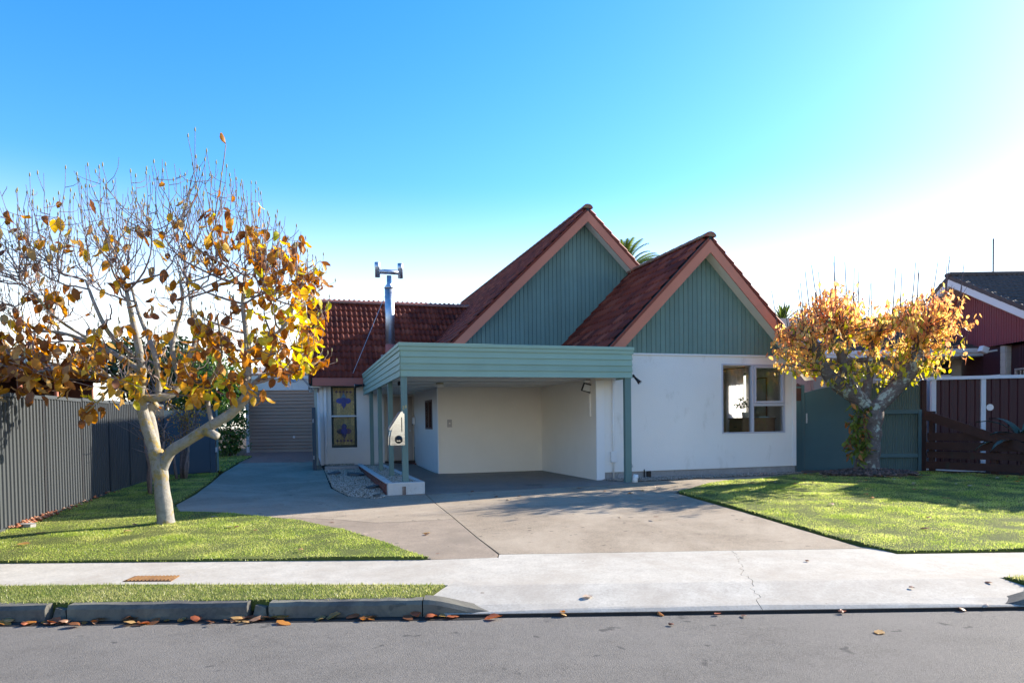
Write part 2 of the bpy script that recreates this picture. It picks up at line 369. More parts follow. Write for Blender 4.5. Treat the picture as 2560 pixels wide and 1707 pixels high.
sheet('road', [(-80, -3.2), (80, -3.2), (80, 5.75), (-80, 5.75)], M['road'], 0, .05, 4, zf=lambda x, y: -.12 + .02 * (1 - min(1, abs(y - 1.2) / 4.4)))
sheet('gutter_channel', [(-40, 5.51), (-.3, 5.545), (-.2, 5.6), (4.2, 5.6), (4.3, 5.53), (40, 5.49), (40, 5.74), (-40, 5.74)], M['grime'], 0, .03, 2, zf=lambda x, y: -.115)
def apron_z(x, y): return -.02 * max(0, min(1, (5.7 - y) / .07)) ** 2 - .078 * max(0, min(1, (6.22 - y) / .6))
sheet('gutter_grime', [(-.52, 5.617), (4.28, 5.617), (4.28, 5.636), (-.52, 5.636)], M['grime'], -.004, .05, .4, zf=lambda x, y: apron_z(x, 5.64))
crack = [(2.446, 7.735), (2.42, 7.5), (2.40, 7.38), (2.34, 7.22), (2.30, 7.0), (2.27, 6.86), (2.17, 6.55), (2.16, 6.3), (2.08, 6.05), (2.07, 5.85), (2.03, 5.63)]
R.seed(3)
ck = []
for i in range(len(crack) - 1):
    for k in range(4):
        t = k / 4; ck.append((crack[i][0] * (1 - t) + crack[i + 1][0] * t + R.uniform(-.03, .03), crack[i][1] * (1 - t) + crack[i + 1][1] * t))
ck.append(crack[-1])
A1 = [(-.16, 7.69), (-.165, 7.5), (-.64, 6.14), (-.79, 5.78), (-.55, 5.63)] + [(p[0] - .003, p[1]) for p in ck[::-1]]
A2 = [(p[0] + .003, p[1]) for p in ck] + [(4.3, 5.63), (4.56, 5.78), (4.39, 6.22), (4.105, 7.42), (4.07, 7.74)]
sheet('driveway_apron', A1, M['apron'], .004, .1, .4, zf=apron_z)
sheet('driveway_apron', A2, M['apron'], .004, .1, .4, zf=apron_z)
sheet('footpath', inset([(-40, 6.52), (-3.56, 6.44), (-3.31, 6.82), (-3.04, 7.53), (-7, 7.62), (-40, 7.75)], .002), M['apron'], 0, .08, .8)
sheet('footpath', inset([(-3.55, 6.44), (-.60, 6.26), (-.17, 7.5), (-.16, 7.54), (-.9, 7.46), (-3.04, 7.53), (-3.31, 6.82)], .002), M['apron'], 0, .08, .8)
sheet('footpath', inset([(4.11, 7.42), (4.39, 6.25), (40, 6.2), (40, 7.38)], .005), M['apron'], 0, .08, .8)
DL1 = [(-.9, 7.47), (-.175, 7.53), (-.165, 7.70), (-.48, 8.79), (-.85, 10.15), (-1.5, 10.0), (-1.96, 9.92), (-2.57, 10.24), (-3.3, 10.48), (-3.93, 10.56), (-3.1, 10.06), (-2.28, 9.29), (-1.46, 8.28)]
bedc = [hw(-.36, -.14), hw(-.41, -.42), hw(-.6, -.5), hw(-1.03, .03), hw(-1.27, 1.48), hw(-1.26, 6.3), hw(-1.3, 8.3)]
DL2 = [(-3.93, 10.56), (-3.3, 10.48), (-2.57, 10.24), (-1.96, 9.92), (-1.5, 10.0), (-.85, 10.15), (-.92, 10.41), (-1.36, 11.96), hw(.40, -.16), hw(-.34, -.16)] + bedc[1:] + [hw(-1.3, 10.2), (-8.72, 22.1), (-8.6, 21.7), (-7.68, 18.31), (-6.92, 15.93), (-6.21, 13.55), (-5.88, 12.06), (-5.34, 11.08), (-4.87, 11.03)]
DR = [(-.155, 7.705), (4.07, 7.755), (3.94, 7.84), (3.81, 8.47), (3.66, 9.34), (3.48, 10.4), (3.22, 11.65), (3.0, 12.73), (3.1, 12.95), (4.0, 14.15), (4.9, 14.7), (6.2, 15.6), (7.6, 16.6), hw(9.5, .35), hw(4.95, .0), hw(4.4, -.3), hw(.46, -.3), hw(.40, -.2), (-1.36, 11.96), (-.92, 10.41), (-.48, 8.79)]
sheet('driveway', inset(DL1, .008), M['drive2'], .0, .08)
sheet('driveway', inset(DL2, .008), M['drive'], .0, .08)
sheet('driveway', inset(DR, .008), M['drive'], .0, .08)
carport_floor = sheet('carport_floor', [hw(.40, -.29), hw(4.4, -.29), hw(4.9, .02), hw(4.9, .79), hw(4.48, .79), hw(4.48, 4.6), hw(1.5, 4.6), hw(1.5, 8.4), hw(.42, 8.4)], M['slab'], .0, .05)
LAWN_L = [(-6.55, 7.62), (-3.24, 7.54), (-.93, 7.47), (-1.5, 8.28), (-2.32, 9.29), (-3.12, 10.08), (-3.95, 10.6), (-4.88, 11.07), (-5.38, 11.12), (-5.92, 12.06), (-6.25, 13.55), (-6.96, 15.93), (-7.72, 18.2), (-9.1, 17.7), (-8.94, 16.97), (-7.78, 12.75), (-7.0, 9.42)]
LAWN_R = [(4.15, 7.46), (3.99, 7.84), (3.86, 8.47), (3.71, 9.34), (3.53, 10.4), (3.27, 11.65), (3.06, 12.73), (3.16, 12.9), (4.05, 14.1), (4.95, 14.62), (6.2, 15.5), (7.5, 16.45), (9.66, 16.2), (10.6, 14.4), (12, 12), (15, 7.45)]
VERGE_L = [(-14, 5.78), (-.84, 5.76), (-.62, 6.22), (-3.6, 6.41), (-14, 6.5)]
VERGE_R = [(4.62, 5.76), (14, 5.7), (14, 6.15), (4.42, 6.22)]
LAWN_B = [(-8.15, 18.95), (-7.78, 18.65), (-8.66, 21.7), (-9.5, 25.3), (-10.6, 25.6), (-10.2, 20)]
for P_ in (LAWN_L, LAWN_R): sheet('lawn', P_, M['turf'], .03, .09, .5, jit=.02)
sheet('lawn', LAWN_B, M['turf'], .03, .09, .5)
sheet('grass_verge', VERGE_L, M['turf'], .015, .09, .5); sheet('grass_verge', VERGE_R, M['turf'], .015, .09, .5)
# brick paving before the garage, too fine to pick apart
pv = MB(); 
for j in range(46):
    y = 22.15 + j * .135; t = (y - 22.1) / 6.2; xl = -8.74 - 2.0 * t; xr = -6.0 - 1.9 * t
    x = xl - (j % 2) * .1
    while x < xr:
        z = gz(x, y); pv.box(x, x + .205, y, y + .12, z - .05, z + R.uniform(0, .006)); x += .215
o = pv.build('paving', paint('red_brown_paver', (.34, .2, .16), .8, .2, 3)); tag(o, 'band of red-brown pavers before the roller door', 'paving', kind='stuff')

# kerb: separate stones
kerb = thing('kerb', 'grey concrete kerb along the gutter with broken gaps between stones', 'kerb', (-3, 5.7, 0))
for x0, x1 in ((-9.5, -6.9), (-6.85, -3.86), (-3.68, -2.2), (-2.02, -.76)):
    m = MB(); n = 10
    prof = [(5.66, -.2), (5.66, -.02), (5.685, .012), (5.79, .014), (5.79, -.2)]
    for i in range(n + 1):
        x = x0 + (x1 - x0) * i / n
        for y, z in prof: m.v.append((x + 3, y - 5.7 + R.uniform(-.004, .004), z + R.uniform(-.004, .004)))
    for i in range(n):
        for k in range(5):
            a = i * 5 + k; b_ = i * 5 + (k + 1) % 5; m.f.append((a, b_, b_ + 5, a + 5))
    m.f.append((4, 3, 2, 1, 0)); m.f.append(tuple(n * 5 + k for k in range(5)))
    m.build('kerb_stone', M['kerb'], kerb)
for x in (-3.77, -2.11): # broken channel pieces in the gaps
    m = MB(); m.prism([(x + 3 - .07, -.03, -.2), (x + 3 + .08, -.02, -.2), (x + 3 + .05, .0, -.035), (x + 3 - .04, .02, -.02)], (0, .12, 0)); m.build('broken_piece', M['kerb'], kerb)
# curved kerb returns at the apron
for sgn, xa, xb in ((1, -.75, -.12), (-1, 4.52, 3.95)):
    m = MB(); n = 12
    for i in range(n + 1):
        t = i / n; x = xa + (xb - xa) * t; h = .014 - .1 * (t * t * (3 - 2 * t)); y0 = 5.625 + .03 * (1 - t)
        for y, z in ((y0, -.2), (y0, h - .03), (y0 + .03, h), (y0 + .16, h + .008), (y0 + .16, -.2)): m.v.append((x + 3, y - 5.7, z))
    for i in range(n):
        for k in range(5):
            a = i * 5 + k; b_ = i * 5 + (k + 1) % 5; m.f.append((a, b_, b_ + 5, a + 5) if sgn > 0 else (a, a + 5, b_ + 5, b_))
    m.build('kerb_return', M['kerb'], kerb)
m = MB()
for i in range(24): m.box(4.52 + 3 + i * .4, 4.52 + 3 + i * .4 + .395, -.06, .08, -.2, .014)
m.build('kerb_run', M['kerb'], kerb)

# ------------------------------------------------------------------ house
house = thing('house', 'white house with two steep green gables, red tiled roofs and a flat carport', 'house', (OX, OY, 0), TH)
def hb(name, mat, x0, x1, y0, y1, z0, z1, parent=house, bevel=0): return MB().box(x0, x1, y0, y1, z0, z1).build(name, mat, parent, bevel=bevel)
# --- right wall with window opening
W1 = .8
wx0, wx1, wz0, wz1 = 7.545, 9.29, 1.16, 2.79
m = MB()
m.box(4.5, wx0, W1, W1 + .2, .36, 3.0); m.box(wx1, 9.6, W1, W1 + .2, .36, 3.0)
m.box(wx0, wx1, W1, W1 + .2, .36, wz0); m.box(wx0, wx1, W1, W1 + .2, wz1, 3.0)
fw = m.build('front_wall', M['white'], house)
m = MB(); m.box(4.5, 9.6, W1 + .035, W1 + .16, -.05, .355); m.build('foundation', M['found'], house)
# end wall with a side window towards the sun
m = MB(); s0, s1, sz0, sz1 = 2.5, 3.15, 1.6, 2.75
for y0, y1, z0, z1 in ((W1 + .2, s0, 0, 3.0), (s1, 19, 0, 3.0), (s0, s1, 0, sz0), (s0, s1, sz1, 3.0)): m.box(9.42, 9.6, y0, y1, z0, z1)
m.build('side_wall', M['white'], house)
m = MB(); m.box(9.5, 9.6, W1 - .02, W1, .36, 2.98); m.build('corner_trim', M['white_paint'], house)
# recess walls
m = MB(); m.box(1.55, 4.36, 4.4, 4.55, 0, 2.95); m.build('recess_wall', M['cream'], house)
m = MB(); m.box(4.36, 4.5, W1, 4.55, 0, 2.95); m.build('recess_wall', M['cream'], house)
m = MB(); m.box(4.36, 4.55, W1 - .03, W1 - .002, .0, 2.38); m.build('corner_trim', M['white_paint'], house)
# porch side wall with small window (a=1.55, faces -u)
pz0, pz1, py0, py1 = 1.35, 2.15, 5.25, 6.3
m = MB()
for y0, y1, z0, z1 in ((4.55, py0, 0, 2.95), (py1, 8.4, 0, 2.95), (py0, py1, 0, pz0), (py0, py1, pz1, 2.95)): m.box(1.55, 1.7, y0, y1, z0, z1)
m.build('porch_wall', M['white'], house)
m = MB(); m.box(1.53, 1.55, 4.385, 4.47, .1, 2.4); m.build('corner_trim', M['white_paint'], house)
w = MB(); w.box(1.535, 1.6, py0, py0 + .05, pz0, pz1).box(1.535, 1.6, py1 - .05, py1, pz0, pz1).box(1.535, 1.6, py0 + .05, py1 - .05, pz0, pz0 + .05).box(1.535, 1.6, py0 + .05, py1 - .05, pz1 - .05, pz1).box(1.53, 1.59, 5.7, 5.76, pz0 + .05, pz1 - .05)
bronze = paint('bronze_frame', (.1, .05, .045), .4)
wf = w.build('porch_window', bronze, house)
MB().box(1.565, 1.575, py0 + .05, 5.7, pz0 + .05, pz1 - .05).box(1.565, 1.575, 5.76, py1 - .05, pz0 + .05, pz1 - .05).build('pane', M['glass'], wf)
MB().box(1.68, 1.72, py0 - .1, py1 + .1, pz0 - .1, pz1 + .1).build('blind', paint('grey_blind', (.16, .13, .125), .8), wf)
# left wall, stained glass opening
LW = 8.4; gx0, gx1, gz0, gz1 = -.955, -.205, .82, 2.71
m = MB()
m.box(-1.27, gx0, LW, LW + .2, .28, 2.85); m.box(gx1, .62, LW, LW + .2, .28, 2.85); m.box(gx0, gx1, LW, LW + .2, .28, gz0); m.box(gx0, gx1, LW, LW + .2, gz1, 2.85)
m.build('front_wall', M['white'], house)
MB().box(-1.25, .62, LW + .04, LW + .18, 0, .278).build('foundation', M['found'], house)
MB().box(-1.27, -1.07, LW + .2, 14, 0, 2.85).build('side_wall', M['white'], house)
MB().box(-1.29, -1.2, LW - .02, LW - .001, .3, 2.7).build('corner_trim', M['white_paint'], house)
# porch door wall
MB().box(.62, 1.55, LW + .08, LW + .2, .0, 2.85).build('porch_wall', M['cream'], house)
d = MB().box(.7, 1.5, LW + .04, LW + .078, .38, 2.36).build('door', paint('beige_door', (.42, .35, .29), .5), house)
MB().cyl((1.42, LW + .0, 1.3), (1.42, LW + .04, 1.3), .025).build('handle', M['galv'], d)
MB().box(.6, 1.56, LW - .3, LW + .08, .2, .29).build('door_step', paint('red_step_paint', (.14, .02, .02), .4), house)
MB().box(.62, 1.55, LW - .1, LW + .08, .291, .37).build('threshold', paint('threshold_timber', (.05, .035, .03), .6), house)
# stained-glass window
sg = MB().box(gx0, gx0 + .03, LW + .02, LW + .1, gz0, gz1).box(gx1 - .03, gx1, LW + .02, LW + .1, gz0, gz1).box(gx0 + .03, gx1 - .03, LW + .02, LW + .1, gz0, gz0 + .035).box(gx0 + .03, gx1 - .03, LW + .02, LW + .1, gz1 - .035, gz1).build('stained_glass_window', M['gap'], house)
MB().box(gx0 - .02, gx1 + .03, LW - .02, LW + .09, 1.755, 1.79).build('transom', M['white_paint'], sg)
MB().box(gx0 - .03, gx1 + .03, LW - .012, LW + .02, gz1, gz1 + .03).build('window_head', M['white_paint'], sg)
GY = LW + .07
def gpiece(name, mat, poly, dy=0, parent=sg): return MB().prism([(x, GY - dy, z) for x, z in poly], (0, .008, 0)).build(name, mat, parent)
cx = (gx0 + gx1) / 2; hwid = (gx1 - gx0) / 2 - .03
def blob(x, z, rx, rz, n=14): return [(x + rx * math.cos(2 * math.pi * k / n), z + rz * math.sin(2 * math.pi * k / n)) for k in range(n)]
def drop(x, z, r, tip): # teardrop, tip up (+) or down (-)
    pts = []
    for k in range(13):
        a = math.pi * (k / 12) ; pts.append((x - r * math.cos(a), z - math.copysign(1, tip) * r * math.sin(a)))
    pts.append((x + r * .45, z + tip * .5)); pts.append((x, z + tip)); pts.append((x - r * .45, z + tip * .5)); return pts
for zb, zt, flip in ((1.80, gz1 - .035, 1), (gz0 + .035, 1.75, -1)):
    x = gx0 + .03
    gpiece('border_glass', M['bottle'], [(x, zb), (x + .035, zb), (x + .035, zt), (x, zt)]); x2 = gx1 - .03
    gpiece('border_glass', M['bottle'], [(x2 - .035, zb), (x2, zb), (x2, zt), (x2 - .035, zt)])
    zz = zt if flip > 0 else zb; zi = zz - flip * .04
    gpiece('border_glass', M['bottle'], [(x + .035, min(zz, zi)), (x2 - .035, min(zz, zi)), (x2 - .035, max(zz, zi)), (x + .035, max(zz, zi))])
    n = 6; x0 = gx0 + .065; wd = (gx1 - gx0 - .13) / n; lo, hi = (zb, zi) if flip > 0 else (zi, zt); zr = zi - flip * .13
    for k in range(n):
        a = x0 + k * wd + .002; b = x0 + (k + 1) * wd - .002; mid = zr
        for q0, q1 in ((lo, min(mid, hi)), (min(mid, hi), hi)) if True else ():
            if q1 - q0 > .4:
                h_ = q0 + (q1 - q0) * .62; gpiece('amber_glass', M['amber'], [(a, q0), (b, q0), (b, h_ - .002), (a, h_ - .002)]); gpiece('amber_glass', M['amber'], [(a, h_ + .002), (b, h_ + .002), (b, q1 - .002), (a, q1 - .002)])
            else: gpiece('amber_glass', M['amber'], [(a, q0 + .002), (b, q0 + .002), (b, q1), (a, q1)])
    for k in range(n + 1):
        a = x0 + k * wd
        if k in (0, n): continue
        gpiece('violet_diamond', M['violet'], [(a - wd * .45, zr), (a, zr - .045), (a + wd * .45, zr), (a, zr + .045)], .008)
    mc = (lo + hi) / 2 + (.02 if flip > 0 else -.01)
    MB().box(gx0 + .03, gx1 - .03, GY + .009, GY + .014, zb, zt).build('came', M['lead'], sg)
    gpiece('blue_glass', M['cobalt'] if flip > 0 else M['navy'], blob(cx - .115, mc, .105, .085), .01); gpiece('blue_glass', M['cobalt'] if flip > 0 else M['violet'], blob(cx + .115, mc, .1, .085), .012)
    gpiece('blue_glass', M['skyblue'] if flip > 0 else M['cobalt'], drop(cx, mc + .11, .07, .14) if flip > 0 else blob(cx, mc + .14, .075, .09), .014)
    gpiece('blue_glass', M['cobalt'] if flip > 0 else M['navy'], drop(cx, mc - .12, .075, -.13), .016)
    gpiece('blue_glass', M['cobalt'], blob(cx, mc, .1, .1), .018)
# main front window
def frame_rect(m, x0, x1, z0, z1, t, y0, y1):
    m.box(x0, x0 + t, y0, y1, z0, z1).box(x1 - t, x1, y0, y1, z0, z1).box(x0 + t, x1 - t, y0, y1, z0, z0 + t).box(x0 + t, x1 - t, y0, y1, z1 - t, z1)
frame_m = paint('silver_window_frame', (.5, .5, .55), .35, .04, 1, 0)
m = MB(); frame_rect(m, wx0, wx1, wz0, wz1, .035, W1 - .018, W1 + .1); m.box(8.345, 8.415, W1 - .02, W1 + .09, wz0 + .035, wz1 - .035); m.box(8.415, wx1 - .035, W1 - .02, W1 + .09, 1.80, 1.865)
win = m.build('front_window', frame_m, house, bevel=.006)
m = MB(); frame_rect(m, 8.42, wx1 - .04, 1.87, wz1 - .04, .05, W1 - .035, W1 + .05); m.build('sash', frame_m, win, bevel=.006)
for x0, x1, z0, z1 in ((wx0 + .035, 8.345, wz0 + .035, wz1 - .035), (8.47, wx1 - .09, 1.92, wz1 - .09), (8.415, wx1 - .035, wz0 + .035, 1.80)):
    MB().box(x0, x1, W1 + .04, W1 + .046, z0, z1).build('pane', M['glass'], win)
# room behind
m = MB(); m.box(5.6, 9.42, 5.3, 5.4, .3, 3.0); m.box(5.6, 5.7, 1.0, 5.3, .3, 3.0); m.build('room_wall', paint('room_paint', (.36, .34, .31), .8), house)
MB().box(5.6, 9.42, 1.0, 5.4, .25, .35).build('room_floor', paint('room_carpet', (.2, .17, .14), .9), house)
MB().box(5.6, 9.42, 1.0, 5.4, 2.9, 2.95).build('room_ceiling', M['white_paint'], house)
# --- gable walls: backing + vertical boards
def gable(a0, a1, apex, zap, slope, zb, b, clip=None):
    mb = MB(); half = (zap - zb) / slope
    L, Rr = max(a0, apex - half), min(a1, apex + half)
    poly = [(L, b + .02, zb), (Rr, b + .02, zb), (Rr, b + .02, zap - slope * (Rr - apex)), (apex, b + .02, zap), (L, b + .02, zap - slope * (apex - L))]
    wall = mb.prism(poly, (0, .12, 0)).build('gable_wall', M['gap'], house)
    a = L; wdt = .118
    while a < Rr - .01:
        e = min(a + wdt - .011, Rr); zt = lambda x: zap - slope * abs(x - apex) - .01
        pts = [(a, b, zb), (e, b, zb)]
        if a < apex < e: pts += [(e, b, zt(e)), (apex, b, zt(apex)), (a, b, zt(a))]
        else: pts += [(e, b, zt(e)), (a, b, zt(a))]
        if max(zt(a), zt(e)) > zb + .02 and min(zt(a), zt(e)) > zb: MB().prism(pts, (0, .022 + R.uniform(-.003, .003), 0)).build('board', M['green'], wall)
        a += wdt
    return wall
G2A, G2Z, G2S = 7.05, 5.62, 1.01       # front gable: centre, ridge height, pitch
G1A, G1Z, G1S = 5.63, 7.22, .97        # main gable
gable(4.5, 9.6, G2A, 5.40, G2S, 3.0, W1 - .002)
gable(1.55, 9.6, G1A, 6.95, G1S, 2.6, 4.4)
MB().box(4.5, 9.62, W1 - .03, W1 - .004, 2.965, 2.998).build('flashing', M['white_paint'], house)
# --- roofs
def roll_tile(w=.33, L=.345, n=12, h=.042):
    m = MB(); 
    for j, (t, lift) in enumerate(((0, .032), (L, .0))):
        for i in range(n + 1):
            x = w * i / n; ph = (x / (w / 2)) % 1.0; z = h * (math.sin(math.pi * min(1, ph / .62)) if ph < .62 else -.12 * math.sin(math.pi * (ph - .62) / .38))
            m.v.append((x, t, z + lift))
    for i in range(n): m.f.append((i, i + 1, n + 2 + i, n + 1 + i))
    o = len(m.v)
    for i in range(n + 1): v = m.v[i]; m.v.append((v[0], v[1] + .004, v[2] - .034))
    for i in range(n): m.f.append((o + i, o + i + 1, i + 1, i))
    return m
tile_mesh = roll_tile().mesh('tile', M['tile'], True)
def slope_frame(p0, along, up):      # local x along ridge, y up the slope, z out of the slope
    x = Vector(along).normalized(); y = Vector(up).normalized(); z = x.cross(y)
    return Matrix(((x.x, y.x, z.x, p0[0]), (x.y, y.y, z.y, p0[1]), (x.z, y.z, z.z, p0[2]), (0, 0, 0, 1)))
def slope_sheet(parent, F, L, H, name='roof_deck', mat=None, thick=.05):
    return MB().box(0, L, 0, H, -thick - .012, -.012).build(name, mat or M['gap'], parent, M=F)
TV = np.array(roll_tile(n=8).v); TF = np.array([f for f in roll_tile(n=8).f])
def tiles_joined(F, L, H, keep=None, w=.33, e=.32):
    Vs, Fs = [], []; k = 0; Fm = np.array(F)
    for r in range(int(H / e) + 1):
        for c in range(int(L / w) + 1):
            x, y = c * w, r * e
            if x + w > L + .2 or y + .1 > H: continue
            p = F @ Vector((x + w / 2, y + e / 2, 0))
            if keep and not keep(p): continue
            t = TV.copy(); t[:, 0] = np.minimum(t[:, 0], L - x); t[:, 1] = np.minimum(t[:, 1], max(.02, H - y)); t += (x, y, R.uniform(-.003, .003))
            Vs.append(t @ Fm[:3, :3].T + Fm[:3, 3]); Fs.append(TF + k * len(TV)); k += 1
    return np.concatenate(Vs), np.concatenate(Fs)
def pitched(apex_a, zr, s, half_l, half_r, b0, b1, label, keep_l=None):
    L = b1 - b0; roof = None
    nl = math.sqrt(1 + s * s)
    Fl = slope_frame((apex_a - half_l, b1, zr - s * half_l), (0, -1, 0), (1, 0, s))   # x runs from back to front
    Fr = slope_frame((apex_a + half_r, b0, zr - s * half_r), (0, 1, 0), (-1, 0, s))
    roof = slope_sheet(house, Fl, L, half_l * nl, 'roof'); slope_sheet(roof, Fl.inverted() @ Fr, L, half_r * nl, 'roof_deck')
    roof_M = Fl.inverted()
    for F, H, kp in ((Fl, half_l * nl, keep_l), (Fr, half_r * nl, None)):
        V, Fc = tiles_joined(F, L, H, kp); me = np_mesh('roof_tiles', V, Fc, M['tile'], True)
        o = inst('roof_tiles', me, roof, roof_M); o['kind'] = 'stuff'
    # ridge caps
    k = 0; b = b0 - .015
    while b < b1:
        m = MB(); pr = []
        for q in range(7):
            an = math.pi * q / 6; pr.append((-.13 * math.cos(an), .1 * math.sin(an) - .045))
        n = len(pr)
        for yy, sc in ((b, 1.12), (b + .4, 1.0)):
            for x, z in pr: m.v.append((apex_a + x * sc, yy, zr + z * sc + .03))
        for q in range(n - 1): m.f.append((q, q + 1, n + q + 1, n + q)[::-1])
        m.f.append(tuple(range(n)))
        m.build('ridge_tile', M['ridge'], roof, M=roof_M); b += .38
    # barge boards and pale soffits in the gable end, verge tiles
    for sg_, hh in ((-1, half_l), (1, half_r)):
        t0 = .17
        def P(d, off): # point a distance d (in a) from the apex, lowered by off perpendicular-ish
            return (apex_a + sg_ * d, zr - s * d - off)
        q = [P(0, .07), P(hh, .07), P(hh, .07 + .3), P(0, .07 + .3)]
        MB().prism([(x, b0, z) for x, z in q], (0, .028, 0)).build('barge_board', M['barge'], roof, M=roof_M)
        q = [P(0, .30), P(hh, .30), P(hh, .33), P(0, .33)]
        MB().prism([(x, b0 + .03, z) for x, z in q], (0, .36, 0)).build('gable_soffit', M['soffit'], roof, M=roof_M)
        q = [P(.05, .0), P(hh, .0), P(hh, .075), P(.05, .075)]
        MB().prism([(x, b0 - .012, z) for x, z in q], (0, .03, 0)).build('verge_trim', M['tile'], roof, M=roof_M)
    return roof, roof_M
r2, r2M = pitched(G2A, G2Z, G2S, 2.78, 2.85, W1 - .35, 6.5, 'front')
r1, r1M = pitched(G1A, G1Z, G1S, 4.25, 4.35, 4.05, 19.2, 'main')
MB().box(1.0, 10.0, 19.0, 19.15, 0, 2.9).build('rear_wall', M['white'], house)
# --- left wing roof: individual tiles on the street face
LE, LZ, LS = 8.12, 2.9, .945
Hn = (11.0 - LE) * math.sqrt(1 + LS * LS)
Flw = slope_frame((-1.54, LE, LZ), (1, 0, 0), (0, 1, LS))
lroof = slope_sheet(house, Flw, 6.2, Hn, 'roof')
Fb = slope_frame((4.4, 11.0 * 2 - LE, LZ), (-1, 0, 0), (0, -1, LS)); slope_sheet(lroof, Flw.inverted() @ Fb, 5.94, Hn, 'roof_deck')
V, Fc = tiles_joined(Fb, 5.94, Hn, lambda p: p.z > G1Z - G1S * (G1A - p.x) - .05); inst('roof_tiles', np_mesh('roof_tiles', V, Fc, M['tile'], True), lroof, Flw.inverted())['kind'] = 'stuff'
for r in range(13):
    for c in range(18):
        x, y = c * .33, r * .318
        if y > Hn - .12: continue
        p = Flw @ Vector((x + .16, y + .16, 0))
        if G1Z - G1S * abs(G1A - p.x) > p.z + .3: continue
        inst('tile', tile_mesh, lroof, Matrix.Translation((x + R.uniform(-.004, .004), y + R.uniform(-.006, .006), R.uniform(-.003, .004))) @ Matrix.Rotation(R.uniform(-.008, .008), 4, 'Z'))
a = -1.58; k = 0; LR = LZ + LS * (11 - LE)
while a < 4.1:
    m = MB(); pr = [(-.14 * math.cos(math.pi * q / 6), .11 * math.sin(math.pi * q / 6) - .05) for q in range(7)]
    for xx, sc in ((a, 1.0), (a + .42, 1.1)):
        for y, z in pr: m.v.append((xx, 11 + y * sc, LR + z * sc + .04))
    for q in range(6): m.f.append((q, q + 1, 8 + q, 7 + q))
    m.f.append(tuple(range(6, -1, -1))); m.f.append(tuple(range(7, 14)))
    m.build('ridge_tile', M['ridge_clean'], lroof, M=Flw.inverted()); a += .40
m = MB().prism([(-1.57, LE, LZ + .05), (-1.57, 11, LR + .05), (-1.57, 11, LR - .15), (-1.57, LE, LZ - .15)], (.03, 0, 0)); m.build('verge_trim', M['tile'], lroof, M=Flw.inverted())
m = MB(); m.box(-1.49, -.02, LE - .1, LE + .02, 2.665, 2.88).box(-1.49, -.02, LE - .1, LE - .085, 2.88, 2.905); m.build('gutter', M['gutter'], house, bevel=.012)
MB().box(-1.49, .9, LE, LW, 2.67, 2.69).build('eave_soffit', M['soffit'], house)
MB().box(-1.55, -1.27, LE - .02, 11, 2.62, 2.66).build('eave_soffit', M['soffit'], house)
MB().prism([(-1.27, LW, 2.85), (-1.27, 13.4, 2.85), (-1.27, 11, LR - .1)], (.15, 0, 0)).build('gable_wall', M['white'], house)
# downpipe
m = MB(); m.box(-1.17, -1.09, LW - .09, LW - .02, .12, 2.1).box(-1.175, -1.085, LW - .095, LW - .015, 2.1, 2.16).box(-1.17, -1.09, LW - .09, LW - .02, 2.16, 2.66).box(-1.175, -1.085, LW - .095, LW - .015, .72, .76); m.build('downpipe', M['white_paint'], house, bevel=.01)
# flue with H cowl
fx, fy = .93, 9.0
flue = MB().cyl((fx, fy, 4.02), (fx, fy, 5.8), .145, 24).build('flue', M['galv'], house, True)
MB().cyl((fx, fy, 3.4), (fx, fy, 4.03), .17, 24, .16).build('flue_base', M['gutter'], flue, True)
MB().box(fx - .32, fx - .16, fy - .32, fy + .3, 3.6, 3.68).build('flashing', M['found'], flue)
MB().tube([(fx, fy, 5.8), (fx, fy, 5.83), (fx, fy, 5.94), (fx, fy, 6.2)], [.16, .16, .078, .075], 24).build('cone', M['galv'], flue, True)
MB().cyl((fx - .33, fy, 6.32), (fx + .33, fy, 6.32), .075, 20).build('cowl_bar', M['galv'], flue, True)
for sx in (-.36, .36): MB().tube([(fx + sx, fy, 6.14), (fx + sx, fy, 6.4), (fx + sx, fy, 6.41), (fx + sx, fy, 6.6)], [.08, .08, .088, .088], 20).build('cowl_pipe', M['galv'], flue, True)
# --- carport
CW, CB0, CB1 = 4.83, 2.39, 3.02
cp = MB().box(.04, CW - .04, .04, W1 - .02, 2.9, 2.94).box(.04, 4.44, W1 - .02, 4.38, 2.9, 2.94).box(.04, 1.5, 4.38, 8.05, 2.9, 2.94).build('carport_roof', M['galv'], house)
def lap(p0, p1, out, zlo, zhi, name='board'):
    """one weatherboard: thick at its foot, thin at its head"""
    p0, p1, o_ = Vector(p0), Vector(p1), Vector(out)
    m = MB(); m.v = [tuple(Vector((p.x, p.y, z)) + o_ * t) for p in (p0, p1) for z, t in ((zlo, 0), (zlo, .03), (zhi + .018, .008), (zhi + .018, 0))]
    m.f = [(0, 1, 2, 3), (7, 6, 5, 4), (0, 4, 5, 1), (1, 5, 6, 2), (2, 6, 7, 3), (3, 7, 4, 0)]
    bm = bmesh.new(); me = m.mesh(name, M['sage']); bm.from_mesh(me); bmesh.ops.recalc_face_normals(bm, faces=bm.faces[:]); bm.to_mesh(me); bm.free()
    o = bpy.data.objects.new(name, me); COL.objects.link(o); o.parent = cp; return o
zs = [2.39, 2.515, 2.64, 2.765, 2.89]
for i in range(4):
    lap((0.0, 0, 0), (CW, 0, 0), (0, -1, 0), zs[i], zs[i + 1] - (.0)); lap((0, .0, 0), (0, 8.05, 0), (-1, 0, 0), zs[i], zs[i + 1]); lap((CW, 0, 0), (CW, W1 - .04, 0), (1, 0, 0), zs[i], zs[i + 1])
m = MB(); m.box(-.035, CW + .035, -.034, .03, 2.885, 2.955).box(-.035, .03, .03, 8.05, 2.885, 2.955).box(CW - .03, CW + .035, .03, W1 - .04, 2.885, 2.955); m.build('fascia_trim', M['sage'], cp)
